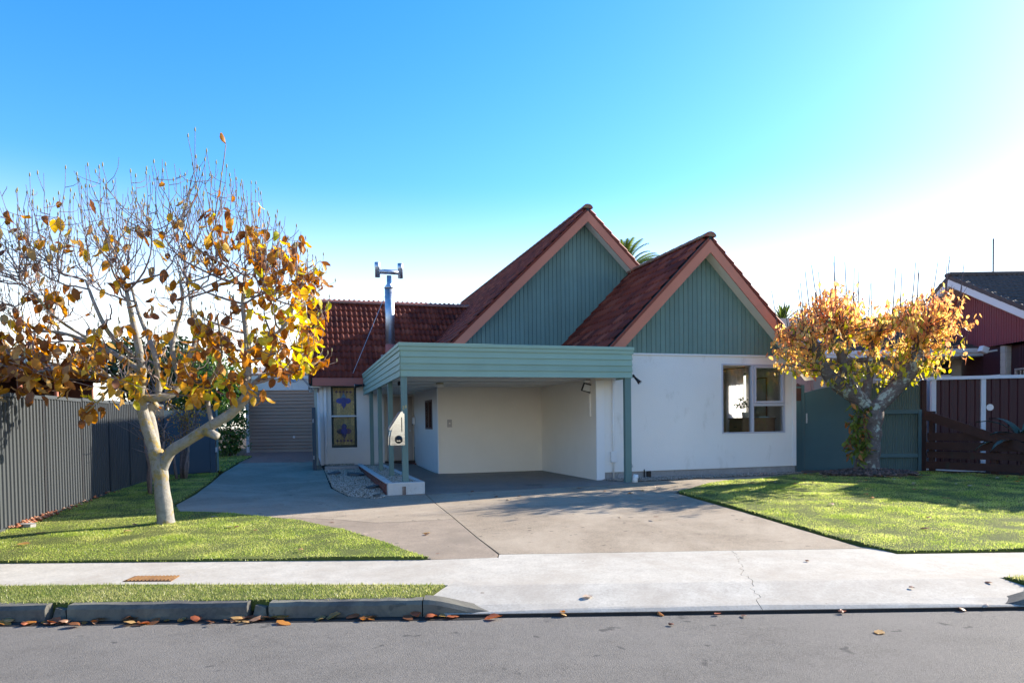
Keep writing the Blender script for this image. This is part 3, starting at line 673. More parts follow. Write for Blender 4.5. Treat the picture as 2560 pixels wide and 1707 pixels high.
m = MB(); m.box(-.05, CW + .05, -.05, .06, 2.958, 3.03).box(-.05, .06, .06, 8.05, 2.958, 3.03).box(CW - .06, CW + .05, .06, W1 - .04, 2.958, 3.03); m.build('roof_cap', M['sage'], cp, bevel=.01)
m = MB(); m.box(0.002, CW - .002, .002, .04, 2.4, 2.88).box(.002, .04, .04, 8.05, 2.4, 2.88); m.build('fascia_backing', M['soffit'], cp)
m = MB(); m.box(.04, CW - .002, .04, W1 - .032, 2.43, 2.445).box(.04, 4.36, W1 - .03, 4.4, 2.43, 2.445).box(.04, 1.55, 4.4, 8.4, 2.43, 2.445); m.build('ceiling', M['soffit'], cp)
for y in (.25, 1.4, 2.6, 3.8): MB().box(.05, 4.35, y, y + .05, 2.418, 2.43).build('ceiling_batten', M['white_paint'], cp)
for y in (5.0, 6.2, 7.4): MB().box(.05, 1.5, y, y + .05, 2.418, 2.43).build('ceiling_batten', M['white_paint'], cp)
def post(x0, x1, y0, y1, z0, z1): return hb('post', M['green_post'], x0, x1, y0, y1, z0, z1, cp, .004)
pf = post(.0, .113, -.005, .105, .33, 2.395); post(.0, .1, 2.08, 2.18, .3, 2.42); post(.0, .1, 4.22, 4.32, .3, 2.42); post(.0, .1, 6.38, 6.48, .3, 2.42)
post(4.68, 4.82, -.0, .1, .17, 2.395)
MB().box(-.012, .125, -.075, .11, .3, .40).build('post_shoe', M['green_post'], cp)
# small board joints stains: conduit, meter box etc. on the white wall
conduit = thing('conduit', 'thin white conduit with junction box running down the white wall', 'conduit', (OX, OY, 0), TH)
MB().cyl((4.76 - .0, W1 - .03, .2), (4.76, W1 - .03, 2.4), .018, 8).build('pipe', M['white_paint'], conduit, True)
MB().box(4.69, 4.83, W1 - .07, W1 - .001, .58, .82).build('junction_box', M['white_paint'], conduit, bevel=.008)
for z in (.45, .95, 1.3, 1.9, 2.2): MB().box(4.72, 4.80, W1 - .02, W1 - .001, z, z + .02).build('clip', M['white_paint'], conduit)

# ------------------------------------------------------------------ things on and round the house
HM = Matrix.Translation((OX, OY, 0)) @ Matrix.Rotation(TH, 4, 'Z')
def hp(a, b, z): return tuple(HM @ Vector((a, b, z)))
# letterbox on the front post
lb = thing('letterbox', 'stainless steel letterbox with slot and round newspaper tube on the front carport post', 'letterbox', hp(-.13, -.14, 1.1), TH)
out = [(.125, 0), (.125, .57), (.09, .60), (.06, .565), (-.09, .29), (-.125, .15), (-.13, 0)]
yb = .20
m = MB(); m.prism([(x, -yb, z) for x, z in out], (0, yb + .1, 0)); lbody = m.build('body', M['steel'], lb, bevel=.008)
m = MB(); m.prism([(.095, -yb - .04, .615), (.06, -yb - .04, .60), (-.15, -yb - .04, .285), (-.125, -yb - .04, .275)], (0, .34, 0)); m.build('lid', M['steel'], lb, bevel=.004)
m = MB(); m.box(.072, .088, -yb - .004, -yb + .0, .24, .51); m.build('slot', M['dark'], lb)
m = MB(); rr = .066; m.tube([(.02, -yb - .012, .1), (.02, -yb - .012, .1), (.02, -yb + .004, .1)], [rr + .008, rr + .008, rr + .01], 28, False); m.tube([(.02, -yb - .008, .1), (.02, -yb - .004, .1)], [rr, rr], 28); m.build('newspaper_tube', M['dark'], lb, True)
MB().box(-.02, .05, -yb - .0115, -yb - .009, .065, .085).build('tube_label', M['steel'], lb)
# house number: two brass digits
brass = metal('aged_brass', (.5, .42, .22), .4)
num = thing('house_number', 'small brass house number on the front post above the letterbox', 'house number', hp(.056, -.006, 1.78), TH)
for ch, x, z, s in (('2', -.045, -.01, .085), ('6', .004, .012, .085)):
    cu = bpy.data.curves.new('digit', 'FONT'); cu.body = ch; cu.size = s; cu.extrude = .004
    tmp = bpy.data.objects.new('digit_tmp', cu); COL.objects.link(tmp); dg = bpy.context.evaluated_depsgraph_get()
    me = bpy.data.meshes.new_from_object(tmp.evaluated_get(dg)); bpy.data.objects.remove(tmp); me.materials.clear(); me.materials.append(brass)
    inst('digit', me, num, Matrix.Translation((x, -.005, z)) @ Matrix.Rotation(math.pi / 2, 4, 'X'))
# spot lights
def spot(label, base, aim, big=1.0, mat=None):
    t = thing('spot_light', label, 'light', base); a = Vector(aim).normalized()
    MB().cyl((0, 0, 0), a * .05, .028 * big, 12).build('mount', mat or M['dark'], t, True)
    p = a * .06; MB().tube([p, p + a * .1 * big, p + a * .17 * big], [.022 * big, .032 * big, .05 * big], 14).build('lamp_body', mat or M['dark'], t, True)
    q = p + a * .171 * big; MB().cyl(q, q + a * .006, .045 * big, 14).build('lens', M['galv'], t, True)
    return t
spot('small dark green spot light on the right end of the carport fascia', hp(4.87, .02, 2.45), (.62, -.3, -.75))
spot('black spot light with bright lens reaching from the carport side boards', hp(-.04, 7.4, 2.66), (-1, -.25, -.12), 1.3)
fl = thing('flood_light', 'square black floodlight under the carport ceiling with cable duct below', 'light', hp(4.3, 1.1, 2.25), TH)
m = MB(); frame_rect(m, -.13, .1, -.1, .09, .02, -.05, .0); fb = m.build('lamp_frame', M['dark'], fl, M=Matrix.Rotation(.25, 4, 'Y') @ Matrix.Rotation(.35, 4, 'X'))
MB().box(-.11, .08, -.03, -.02, -.08, .07).build('lens', paint('lamp_glass', (.55, .55, .52), .2), fl, M=Matrix.Rotation(.25, 4, 'Y') @ Matrix.Rotation(.35, 4, 'X'))
MB().box(.08, .1, -.02, .02, -.1, .18).box(-.03, .1, -.02, .02, .16, .18).build('bracket', M['dark'], fl)
MB().box(-.08, .055, -.04, .04, .1, .16).build('sensor', M['white_paint'], fl)
duct = thing('cable_duct', 'cream cable duct and plate on the wall under the floodlight', 'duct', hp(4.355, 1.1, 1.6), TH)
MB().box(-.02, -.001, .02, .06, 0, .56).build('duct_cover', M['soffit'], duct); MB().box(-.035, -.001, -.06, .1, 0, .5).build('plate', M['cream'], duct)
cl = thing('ceiling_light', 'frosted ceiling light with brass rim under the carport', 'light', hp(1.25, 2.6, 2.43), TH)
MB().cyl((0, 0, -.001), (0, 0, -.03), .09, 20).build('rim', brass, cl, True); MB().tube([(0, 0, -.03), (0, 0, -.08), (0, 0, -.1)], [.1, .095, .06], 20).build('lamp_shade', paint('frosted_glass', (.7, .66, .58), .3), cl, True)
sw = thing('light_switch', 'grey switch plate on the carport back wall', 'switch', hp(1.84, 4.4, 1.5), TH)
MB().box(-.06, .06, -.02, -.001, -.1, .1).build('plate', paint('switch_plate', (.45, .4, .36), .5), sw, bevel=.005); MB().cyl((0, -.03, 0), (0, -.02, 0), .02, 10).build('socket', M['soffit'], sw)
db = thing('doorbell', 'white doorbell box on the porch wall beside the door', 'doorbell', hp(1.5, 8.2, 1.6), TH)
MB().box(-.03, .04, -.08, .08, -.1, .1).build('box', M['white_paint'], db, bevel=.006); MB().cyl((-.05, 0, -.12), (-.02, 0, -.1), .015, 8).build('button', M['dark'], db)
cd = thing('downlight', 'small black lamp on the carport ceiling behind the posts', 'light', hp(.25, 2.1, 2.40), TH)
MB().cyl((0, 0, 0), (0, 0, .03), .03, 12).build('mount', M['dark'], cd, True); MB().cyl((-.03, 0, -.03), (.04, 0, -.02), .035, 12).build('lamp_body', M['dark'], cd, True)
tap = thing('garden_tap', 'garden tap with short chain on the white wall', 'tap', hp(5.15, W1, .62), TH)
MB().cyl((0, 0, .06), (0, -.06, .06), .014, 8).cyl((0, -.05, .06), (0, -.05, .11), .01, 8).box(-.04, .04, -.058, -.042, .105, .12).build('valve', paint('tap_bronze', (.1, .11, .1), .4), tap); MB().cyl((0, -.06, .065), (0, -.075, .01), .013, 8).build('spout', paint('tap_bronze', (.1, .11, .1), .4), tap)
for i in range(5): MB().tube([(.02 + .012 * i + .014 * math.cos(q), -.03, -.03 - .03 * i + .016 * math.sin(q)) for q in np.linspace(0, 6.3, 8)], .003, 4).build('chain_link', M['dark'], tap)
vent = thing('vent_pipe', 'dark vent and low pipe at the foot of the white wall', 'vent', hp(5.65, W1 + .03, .2), TH)
MB().box(-.05, .05, -.03, .0, 0, .16).build('grille', M['dark'], vent); MB().cyl((-.12, -.03, 0), (-.12, -.03, .2), .014, 8).build('pipe', M['dark'], vent)
dp = thing('pipe_offcut', 'short white drain pipe standing by the foot of the right carport post', 'pipe', hp(4.87, -.03, .19), TH)
MB().tube([(0, 0, 0), (.01, 0, .08), (.03, 0, .17)], [.06, .058, .05], 14).build('pipe', M['white_paint'], dp, True); MB().tube([(.02, 0, .1), (.024, 0, .12)], [.064, .062], 14).build('collar', M['white_paint'], dp, True)
dish = thing('satellite_dish', 'grey satellite dish on an arm at the corner of the tiled eave', 'satellite dish', hp(-1.5, LE + .1, 2.6), TH)
m = MB(); c_ = Vector((-.42, -.1, .45)); ax = Vector((-.72, -.62, .35)).normalized(); e1 = ax.cross(Vector((0, 0, 1))).normalized(); e2 = e1.cross(ax)
for k, (r_, dd) in enumerate(((.02, -.06), (.14, -.045), (.24, -.015), (.28, .01))):
    for j in range(20): q = 2 * math.pi * j / 20; m.v.append(tuple(c_ + ax * dd + (e1 * math.cos(q) + e2 * math.sin(q) * 1.1) * r_))
for k in range(3):
    for j in range(20): m.f.append((k * 20 + j, k * 20 + (j + 1) % 20, (k + 1) * 20 + (j + 1) % 20, (k + 1) * 20 + j))
dd_ = m.build('reflector', paint('dish_grey', (.33, .34, .36), .5), dish, True); sd = dd_.modifiers.new('t', 'SOLIDIFY'); sd.thickness = .01
MB().tube([(0, 0, -.05), (-.12, -.02, .12), (-.3, -.04, .36), c_ - ax * .04], .025, 8).build('arm', paint('dish_arm', (.4, .42, .45), .4), dish, True)
MB().tube([c_ - e2 * .3, c_ + ax * .3 - e2 * .2], .01, 6).build('feed_arm', M['galv'], dish)
guy = MB().tube([hp(.85, 9.0, 5.7), hp(-.35, 8.2, 2.95)], .006, 5).build('stay_wire', M['roofwire']); tag(guy, 'thin stay wire slanting from the flue down over the red tiles', 'wire')
# room furniture
cu = thing('curtain', 'white sheer curtain seen through the front window', 'curtain', hp(9.3, 2.87, 1.0), TH)
def sheer():
    m, n, l, b = new_mat('sheer_curtain'); b.inputs['Base Color'].default_value = (.8, .8, .82, 1)
    t = n.new('ShaderNodeBsdfTranslucent'); t.inputs[0].default_value = (.9, .9, .9, 1); mx = n.new('ShaderNodeMixShader'); mx.inputs[0].default_value = .6
    l.new(b.outputs[0], mx.inputs[1]); l.new(t.outputs[0], mx.inputs[2]); l.new(mx.outputs[0], n['Material Output'].inputs[0]); return m
m = MB(); n = 60
for i in range(n + 1):
    t = i / n; y = -.42 + .7 * t; x = .03 * math.sin(t * 55) + .012 * math.sin(t * 23)
    m.v += [(x, y, -.2), (x * .8, y, 1.85)]
for i in range(n): m.f.append((2 * i, 2 * i + 2, 2 * i + 3, 2 * i + 1))
m.build('cloth', sheer(), cu, True); MB().cyl((0, -.5, 1.86), (0, .5, 1.86), .012, 8).build('rod', M['dark'], cu)
oak = paint('oak', (.25, .15, .085), .5, .15, 3)
dr = thing('chest_of_drawers', 'wooden chest of drawers behind the front window', 'drawers', hp(8.9, 1.45, .35), TH)
MB().box(-.5, .42, -.25, .3, .05, 1.15).build('body', oak, dr); MB().box(-.52, .44, -.27, .32, 1.15, 1.18).build('top', oak, dr)
for k in range(3): f_ = MB().box(-.52, -.502, -.23, .28, .1 + k * .35, .42 + k * .35).build('drawer', oak, dr); MB().box(-.54, -.52, -.03, .07, .25 + k * .35, .27 + k * .35).build('handle', M['dark'], f_)
bk = thing('book', 'pale blue book lying on the chest of drawers', 'book', hp(9.05, 1.35, 1.53), TH); MB().box(-.15, .15, -.1, .1, 0, .03).build('cover', paint('pale_blue_cover', (.35, .5, .6), .5), bk); MB().box(-.14, .152, -.095, .095, .006, .024).build('pages', M['white_paint'], bk)
ap = thing('picture', 'tall framed pale picture leaning on the room wall above the chest', 'picture', hp(9.405, 1.86, 1.35), TH)
m = MB(); 
for y0, y1, z0, z1 in ((-.26, -.23, 0, 1.2), (.23, .26, 0, 1.2), (-.23, .23, 0, .03), (-.23, .23, 1.17, 1.2)): m.box(-.03, 0, y0, y1, z0, z1)
m.build('frame', oak, ap); MB().box(-.012, -.002, -.23, .23, .03, 1.17).build('print', paint('pale_print', (.5, .52, .47), .6), ap)
hpnt = thing('house_plant', 'dark leafy plant in a pot on the chest of drawers', 'plant', hp(8.72, 1.55, 1.53), TH)
MB().tube([(0, 0, 0), (0, 0, .14)], [.07, .09], 14).build('pot', M['white_paint'], hpnt, True)
m = MB()
for k in range(90):
    a = R.uniform(0, 6.28); el = R.uniform(-.2, 1.2); r_ = R.uniform(.05, .27); c = Vector((r_ * math.cos(a) * math.cos(el), r_ * math.sin(a) * math.cos(el), .28 + r_ * math.sin(el))); s = .05
    q = [c + Vector((R.uniform(-s, s), R.uniform(-s, s), R.uniform(-s, s))) for _ in range(3)]; m.add(q, [(0, 1, 2)])
m.build('foliage', LG, hpnt)
ch = thing('armchair', 'white armchair back low in the front window', 'chair', hp(8.05, 2.2, .35), TH)
MB().box(-.4, .4, -.1, .1, .3, 1.0).build('backrest', M['white_paint'], ch, bevel=.08); MB().box(-.4, .4, .1, .6, .25, .45).build('seat', M['white_paint'], ch, bevel=.05)
for sx in (-.36, .36):
    for sy in (0, .55): MB().box(sx - .03, sx + .03, sy - .03, sy + .03, 0, .3).build('leg', oak, ch)

# ------------------------------------------------------------------ planter, gravel
pl = thing('planter', 'long brick planter with whitewashed front under the carport posts', 'planter', (OX, OY, 0), TH)
PT = .385
def base_z(a, b): p = hw(a, b); return gz(*p)
MB().box(-.31, .395, -.16, -.02, -.05, PT).build('front_wall', M['render'], pl, bevel=.012)
MB().box(.30, .395, -.018, 6.9, -.05, PT).build('side_wall', M['render'], pl, bevel=.01)
core = MB().box(-.29, -.21, -.018, 6.9, -.05, PT - .03).build('side_wall', M['mortar'], pl)
MB().box(-.33, -.2, -.018, 6.9, PT - .028, PT + .003).build('coping', M['render'], pl, bevel=.01)
bmx = MB().box(0, .012, 0, .218, 0, .066).mesh('brick', M['brick'])
for c in range(4):
    for k in range(31):
        y = -.015 + (k + (c % 2) * .5) * .228; z = PT - .105 - c * .078
        if y + .2 > 6.9: continue
        inst('brick', bmx, pl, Matrix.Translation((-.303 + R.uniform(-.004, .004), y, z)))
MB().box(-.035, .03, -.175, -.158, -.05, .31).build('drip_mark', paint('rust_streaked_timber', (.25, .2, .17), .9, .3, 8, .4, 40, (.09, .05, .04), .5), pl)
def rocks(name, label, pts, size, mat, parent=None, cat='gravel'):
    """many small stones as one piece of real geometry"""
    base = np.array([(1, 0, 0), (-1, 0, 0), (0, 1, 0), (0, -1, 0), (0, 0, 1), (0, 0, -1)], float)
    F = np.array([(0, 2, 4), (2, 1, 4), (1, 3, 4), (3, 0, 4), (2, 0, 5), (1, 2, 5), (3, 1, 5), (0, 3, 5)])
    rng = np.random.RandomState(len(pts)); n = len(pts)
    s = size * rng.uniform(.5, 1.3, (n, 1, 3)) * np.array([1, 1, .6]); V = base[None] * s * rng.uniform(.75, 1.25, (n, 6, 1))
    a = rng.uniform(0, 6.28, n); ca, sa = np.cos(a)[:, None], np.sin(a)[:, None]
    x, y = V[..., 0] * ca - V[..., 1] * sa, V[..., 0] * sa + V[..., 1] * ca
    V = np.stack([x, y, V[..., 2]], -1) + np.array(pts)[:, None, :]
    Fs = (F[None] + 6 * np.arange(n)[:, None, None]).reshape(-1, 3)
    o = inst(name, np_mesh(name, V.reshape(-1, 3), Fs, mat), parent); o['kind'] = 'stuff'
    if not parent: tag(o, label, cat)
    return o
def stone_mat(name, a, b_, c):
    m, n, l, b = new_mat(name); g = n.new('ShaderNodeNewGeometry'); l.new(ramp(n, l, g.outputs['Random Per Island'], [(0, a), (.5, b_), (1, c)]), b.inputs['Base Color']); b.inputs['Roughness'].default_value = .8; return m
peb = stone_mat('pale_pebbles', (.22, .18, .13), (.45, .4, .32), (.62, .58, .5))
peb2 = stone_mat('mixed_pebbles', (.12, .1, .08), (.3, .25, .2), (.5, .45, .38))
MB().box(-.21, .31, -.02, 6.9, .25, .335).build('bedding', M['soil'], pl)
rocks('pebbles', '', [(R.uniform(-.2, .3), R.uniform(-.01, 6.85), .342 + R.uniform(-.012, .012)) for _ in range(5200)], .019, peb, pl)
bed = [hw(-.33, -.2), hw(-.41, -.38), hw(-.6, -.46), hw(-1.0, .05), hw(-1.24, 1.48), hw(-1.24, 6.3), hw(-.33, 6.3)]
def in_poly(p, poly):
    x, y = p; c = False; j = len(poly) - 1
    for i in range(len(poly)):
        if (poly[i][1] > y) != (poly[j][1] > y) and x < (poly[j][0] - poly[i][0]) * (y - poly[i][1]) / (poly[j][1] - poly[i][1]) + poly[i][0]: c = not c
        j = i
    return c
def scatter(poly, n, rng=R):
    xs = [p[0] for p in poly]; ys = [p[1] for p in poly]; out = []
    while len(out) < n:
        p = (rng.uniform(min(xs), max(xs)), rng.uniform(min(ys), max(ys)))
        if in_poly(p, poly): out.append(p)
    return out
sheet('gravel_bed', bed, M['soil'], -.015, .05)
rocks('gravel', 'pale pebble bed beside the brick planter', [(x, y, gz(x, y) + R.uniform(-.012, .006)) for x, y in scatter(bed, 5200)], .021, peb)
bed2 = [hw(4.93, .06), hw(9.5, .4), hw(9.55, W1 + .02), hw(4.5, W1 + .02), hw(4.5, .5)]
sheet('gravel_bed', bed2, M['soil'], -.0, .05)
rocks('gravel', 'mixed pebble strip along the foot of the white wall', [(x, y, gz(x, y) + R.uniform(.0, .02)) for x, y in scatter(bed2, 5200)], .02, peb2)
bed3 = [hw(-1.2, 6.45), hw(-.33, 6.45), hw(-.33, LW), hw(-1.2, LW)]
rocks('gravel', 'small pebble patch under the stained glass window', [(x, y, gz(x, y) + R.uniform(-.01, .02)) for x, y in scatter(bed3, 1500)], .022, peb)
ed = MB().box(-1.24, -.33, 6.3, 6.44, .1, .37).build('edging', M['found'], None); ed.matrix_world = HM; tag(ed, 'low concrete edging across the pebble bed', 'edging')
for lab, a, b_, w_, h_ in (('flat grey stone at the front of the pebble bed', -.52, -.28, .1, .05), ('broken slate lying against the brick planter side', -.45, 1.2, .2, .04), ('broken paver tilted on the pebble bed near the planter end', -.6, 4.2, .3, .07), ('dark flat stone on the pebbles by the driveway edge', -1.05, 4.9, .25, .05)):
    p = hw(a, b_); m = MB(); k = 7
    m.prism([(w_ * (.6 + .3 * R.random()) * math.cos(6.28 * i / k), w_ * (.5 + .3 * R.random()) * math.sin(6.28 * i / k), 0) for i in range(k)], (0, 0, h_))
    o = m.build('stone', paint('slate', (.1, .11, .11), .8, .2, 4), None, bevel=.006); o.location = (*p, gz(*p) + .0); o.rotation_euler = (R.uniform(-.15, .15), R.uniform(-.15, .15), R.uniform(0, 6)); tag(o, lab, 'stone')
# valve cover in the footpath
vc = thing('utility_cover', 'rusty ribbed cover plate set in the footpath', 'cover', (-3.5, 6.69, .004))
rust = paint('rusty_iron', (.2, .105, .04), .85, .3, 6, .3, 60, (.1, .055, .035), .5)
MB().prism([(-.24, -.1, -.01), (.23, -.12, -.01), (.2, .115, -.01), (-.25, .13, -.01)], (0, 0, .012)).build('plate', rust, vc)
for k in range(12):
    x = -.215 + k * .036; MB().prism([(x, -.09, .002), (x + .016, -.09, .002), (x + .026, .1, .002), (x + .01, .1, .002)], (0, 0, .009)).build('rib', rust, vc)

# ------------------------------------------------------------------ fences, gates, garage
def ribbed(x0, x1, z0, z1, mat, pitch=.115, d=.022, zslope=0, name='panel', parent=None, sharp=True, y=0, M_=None):
    m = MB(); x = x0; pts = []
    while x < x1 - 1e-6:
        for fx, fy in (((0, 0), (.62, 0), (.70, -d), (.92, -d), (1, 0)) if sharp else tuple((k / 6, -d * .5 * (1 - math.cos(k / 6 * 6.283))) for k in range(7)))[:-1]:
            if x + fx * pitch < x1: pts.append((x + fx * pitch, fy))
        x += pitch
    pts.append((x1, 0)); k = len(pts)
    for (px, py) in pts:
        dz = zslope * (px - x0); m.v += [(px, y + py, z0 + dz), (px, y + py, z1 + dz)]
    for i in range(k - 1): m.f.append((2 * i, 2 * i + 2, 2 * i + 3, 2 * i + 1))
    o = m.build(name, mat, parent, M=M_); sdm = o.modifiers.new('t', 'SOLIDIFY'); sdm.thickness = .006; sdm.offset = 1; return o
FA = math.radians(103.1)
lf = thing('steel_fence', 'long grey ribbed steel fence along the left boundary', 'fence', (-7.0, 9.42, 0), FA + math.pi)   # local x runs towards the street
def lz(t): x, y = -7.0 + t * math.cos(FA), 9.42 + t * math.sin(FA); return gz(x, y)
ts = [-3.2, -1.65, -.1, 1.46, 3.02, 4.47, 5.76, 7.03, 8.62]
for i in range(len(ts) - 1):
    t0, t1 = ts[i], ts[i + 1]; z = (lz(t0) + lz(t1)) / 2 + .05; zt = 1.93 + .012 * max(0, (t0 + t1) / 2)
    # local x = -t ; visible face is local +y
    ribbed(-(t1 - .03), -(t0 + .03), z, zt, M['fence'], .112, .02, parent=lf, M_=Matrix.Diagonal((1, -1, 1, 1)))
    MB().box(-t1 + .03, -t0 - .03, -.012, .034, zt, zt + .055).build('top_rail', M['fence'], lf); MB().box(-t1 + .03, -t0 - .03, -.012, .034, z - .05, z).build('bottom_rail', M['fence'], lf)
    MB().box(-t1 - .027, -t1 + .027, -.035, .02, z - .1, zt + .05).build('post', M['fence_dk'], lf)
blg = thing('gate', 'slate blue double gate leaf closed beside the grey fence end', 'gate', (-9.08, 17.72, .26), math.atan2(1.13, 1.03))
L_ = math.hypot(1.13, 1.03); MB().box(0, L_ - .17, 0, .02, .02, 1.68).build('panel', M['blue'], blg); MB().box(L_ - .168, L_ - .02, -.01, .03, .0, 1.7).build('frame', M['blue'], blg); MB().box(L_ + .0, L_ + .06, -.02, .05, -.05, 1.72).build('post', M['green_post'], blg)
MB().box(L_ - .04, L_ + .02, -.035, -.012, .55, .68).build('latch', M['galv'], blg)
MB().box(-1.5, -.01, .0, .02, .02, 1.68).build('panel', M['blue'], blg)
org = thing('gate', 'open slate blue gate leaf seen edge on at the house corner', 'gate', (-5.42, 19.0, .27), TH + math.pi / 2)
MB().box(0, 1.7, -.02, .02, .04, 1.66).build('panel', M['blue'], org); MB().box(-.1, -.002, -.05, .05, -.02, 1.72).build('frame', M['blue'], org)
for z in (.3, 1.3): MB().cyl((-.11, .02, z), (-.11, .02, z + .1), .015, 8).build('hinge', M['galv'], org)
gp = hb('gate_post', paint('pale_green_post', (.38, .42, .36), .6, .1), -1.44, -1.36, LW - .1, LW, 0, 2.6, None); gp.matrix_world = HM; tag(gp, 'pale timber post against the white house corner', 'post')
# garage
gar = thing('garage', 'white garage at the end of the driveway with a brown roller door', 'garage', (-10.7, 28.25, .44), math.atan2(.21, 2.64))
MB().box(.02, 3.2, .12, .25, .0, 2.52).build('door_curtain', M['dark'], gar)
rd = paint('brown_roller_door', (.42, .28, .2), .45, .06, 1, 0)
for k in range(18):
    z = .0 + k * .14; MB().prism([(.0, .02, z + .004), (.0, .1, z + .004), (.0, .1, z + .137), (.0, .055, z + .137), (.0, .03, z + .1), (0, .02, z + .06)], (3.3, 0, 0)).build('door_slat', rd, gar)
MB().cyl((1.78, .0, .62), (1.78, .03, .62), .05, 12).build('handle', M['galv'], gar)
MB().box(-.12, -.01, -.02, .3, -.1, 2.52).build('jamb', M['white_paint'], gar); MB().box(-.2, 6.0, -.02, .3, 2.53, 3.1).build('front_wall', M['white'], gar); MB().box(3.31, 6, 0, .3, -.1, 2.52).build('front_wall', M['white'], gar)
MB().box(-.2, 0, .3, 6, -.2, 3.1).build('side_wall', M['white'], gar); MB().box(-.4, 6.2, -.12, -.03, 2.98, 3.2).build('fascia', M['white_paint'], gar)
m = MB(); m.prism([(-.45, -.15, 3.21), (-.45, 3, 3.75), (-.45, 6.3, 3.21), (-.45, 6.3, 3.13), (-.45, -.15, 3.13)], (6.7, 0, 0)); m.build('roof', M['found'], gar)
# right side: gate, teal fence
gpo = thing('gate_post', 'weathered square post with pointed cap between house and teal gate', 'post', (7.06, 17.12, .18)); MB().box(-.055, .055, -.055, .055, 0, 2.1).build('shaft', M['teal'], gpo)
m = MB(); m.box(-.06, .06, -.06, .06, 1.75, 2.06).add([(-.07, -.07, 2.101), (.07, -.07, 2.101), (.07, .07, 2.101), (-.07, .07, 2.101), (0, 0, 2.19)], [(3, 2, 1, 0), (0, 1, 4), (1, 2, 4), (2, 3, 4), (3, 0, 4)]); m.build('cap', M['brown'], gpo)
tg = thing('gate', 'solid teal garden gate with arched top behind the cherry trunk', 'gate', (7.13, 17.12, .2), -.06)
arc = [(.1 + 1.25 * k / 14, .0, 1.93 + .17 * math.sin(math.pi * (k / 14) * .62)) for k in range(15)]
MB().prism([(.1, 0, .02), (1.35, 0, .02)] + arc[::-1], (0, .03, 0)).build('panel', M['teal'], tg); MB().box(0, .085, -.03, .04, .02, 2.12).build('frame', M['teal'], tg)
MB().box(.13, .16, -.02, -.001, 1.18, 1.42).build('latch', M['galv'], tg); MB().cyl((.145, -.03, 1.28), (.145, -.02, 1.28), .02, 8).build('knob', M['galv'], tg)
tf = thing('corrugated_fence', 'teal corrugated fence with timber rails right of the cherry trunk', 'fence', (8.5, 16.85, .17), math.atan2(-.3, 1.36))
ribbed(0, 1.3, .0, 2.14, M['tealc'], .05, .018, .03, 'sheet', tf, False, .04)
MB().box(.0, 1.3, -.06, -.001, 1.4, 1.5).build('rail', M['teal'], tf); MB().box(0, 1.3, -.06, -.001, .36, .45).build('rail', M['teal'], tf); MB().box(1.23, 1.3, -.075, -.061, .0, 1.5).build('stile', M['teal'], tf)
MB().box(1.31, 1.41, -.05, .06, -.1, 2.2).build('post', M['brown'], tf)
# brown timber fence running towards the street
bf = thing('timber_fence', 'dark brown rail fence stepping down with a slanting top board', 'fence', (9.68, 16.15, .17), math.atan2(-1.78, .94))
Lb = 4.2
for z0, z1, y in ((.77, .95, .06), (.56, .74, .0), (.37, .52, .055), (.12, .29, .0), (-.1, .08, .05)): MB().box(-.02, Lb, y - .03, y + .0, z0, z1).build('rail', M['brown'], bf)
MB().prism([(-.04, -.065, 1.48), (2.4, -.065, .62), (2.4, -.065, .42), (-.04, -.065, 1.26)], (0, .03, 0)).build('slanting_board', M['brown'], bf)
for x in (.0, 1.35, 2.7, 4.05): MB().box(x, x + .1, .062, .16, -.2, 1.45 if x == 0 else .98).build('post', M['brown'], bf)
# maroon fence with white frame
mf = thing('framed_fence', 'maroon steel fence in a flaking pale blue frame', 'fence', (10.3, 17.05, .15), math.atan2(-.35, 2.0))
for x0, x1 in ((.1, 1.1), (1.22, 2.35), (2.47, 3.6)): ribbed(x0, x1, .1, 2.24, M['maroon'], .19, .03, 0, 'panel', mf)
for x in (0, 1.105, 2.355): MB().box(x, x + .105, -.05, .05, -.1, 2.238).build('post', M['flaky'], mf)
MB().box(-.1, 3.7, -.08, .06, 2.24, 2.32).build('top_rail', M['flaky'], mf); MB().box(-.1, 3.7, -.05, .04, .0, .09).build('bottom_rail', M['flaky'], mf)
MB().cyl((1.3, -.04, 1.55), (1.3, -.05, 1.55), .08, 16).build('hinge_plate', M['white_paint'], mf)
wf2 = thing('corrugated_fence', 'pale corrugated fence end behind the teal fence top', 'fence', (9.2, 18.0, .1)); ribbed(0, 1.7, 0, 2.38, paint('pale_steel', (.5, .5, .5), .5), .08, .02, -.03, 'sheet', wf2); MB().box(0, 1.7, -.03, .03, 2.36, 2.40).build('cap', M['flaky'], wf2, M=Matrix.Rotation(.03, 4, 'Y'))

# ------------------------------------------------------------------ neighbouring houses
nb = thing('neighbour_house', 'maroon gabled house with dark tiled roof beyond the right fence', 'house', (13.35, 21.2, .1))
RZ, RS = 5.66, .466
block = paint('cream_block', (.5, .46, .38), .8, .1, 5, .4, 30); mortar2 = paint('block_mortar', (.36, .33, .28), .9)
half_s = 5.9
Fs_ = slope_frame((0, -half_s, RZ - RS * half_s), (1, 0, 0), (0, 1, RS)); Fn_ = slope_frame((11, half_s, RZ - RS * half_s), (-1, 0, 0), (0, -1, RS)); HL = half_s * math.sqrt(1 + RS * RS)
nroof = slope_sheet(nb, Fs_, 11, HL, 'roof', M['dktile']); slope_sheet(nroof, Fs_.inverted() @ Fn_, 11, HL, 'roof_deck', M['dktile'])
V, Fc = tiles_joined(Fs_, 7, HL, None, .3, .3); o = inst('roof_tiles', np_mesh('roof_tiles', V, Fc, M['dktile'], True), nroof, Fs_.inverted()); o['kind'] = 'stuff'
MB().box(-.06, 11, -.16, .16, RZ - .02, RZ + .1).build('ridge', M['dktile'], nroof, M=Fs_.inverted(), bevel=.04)
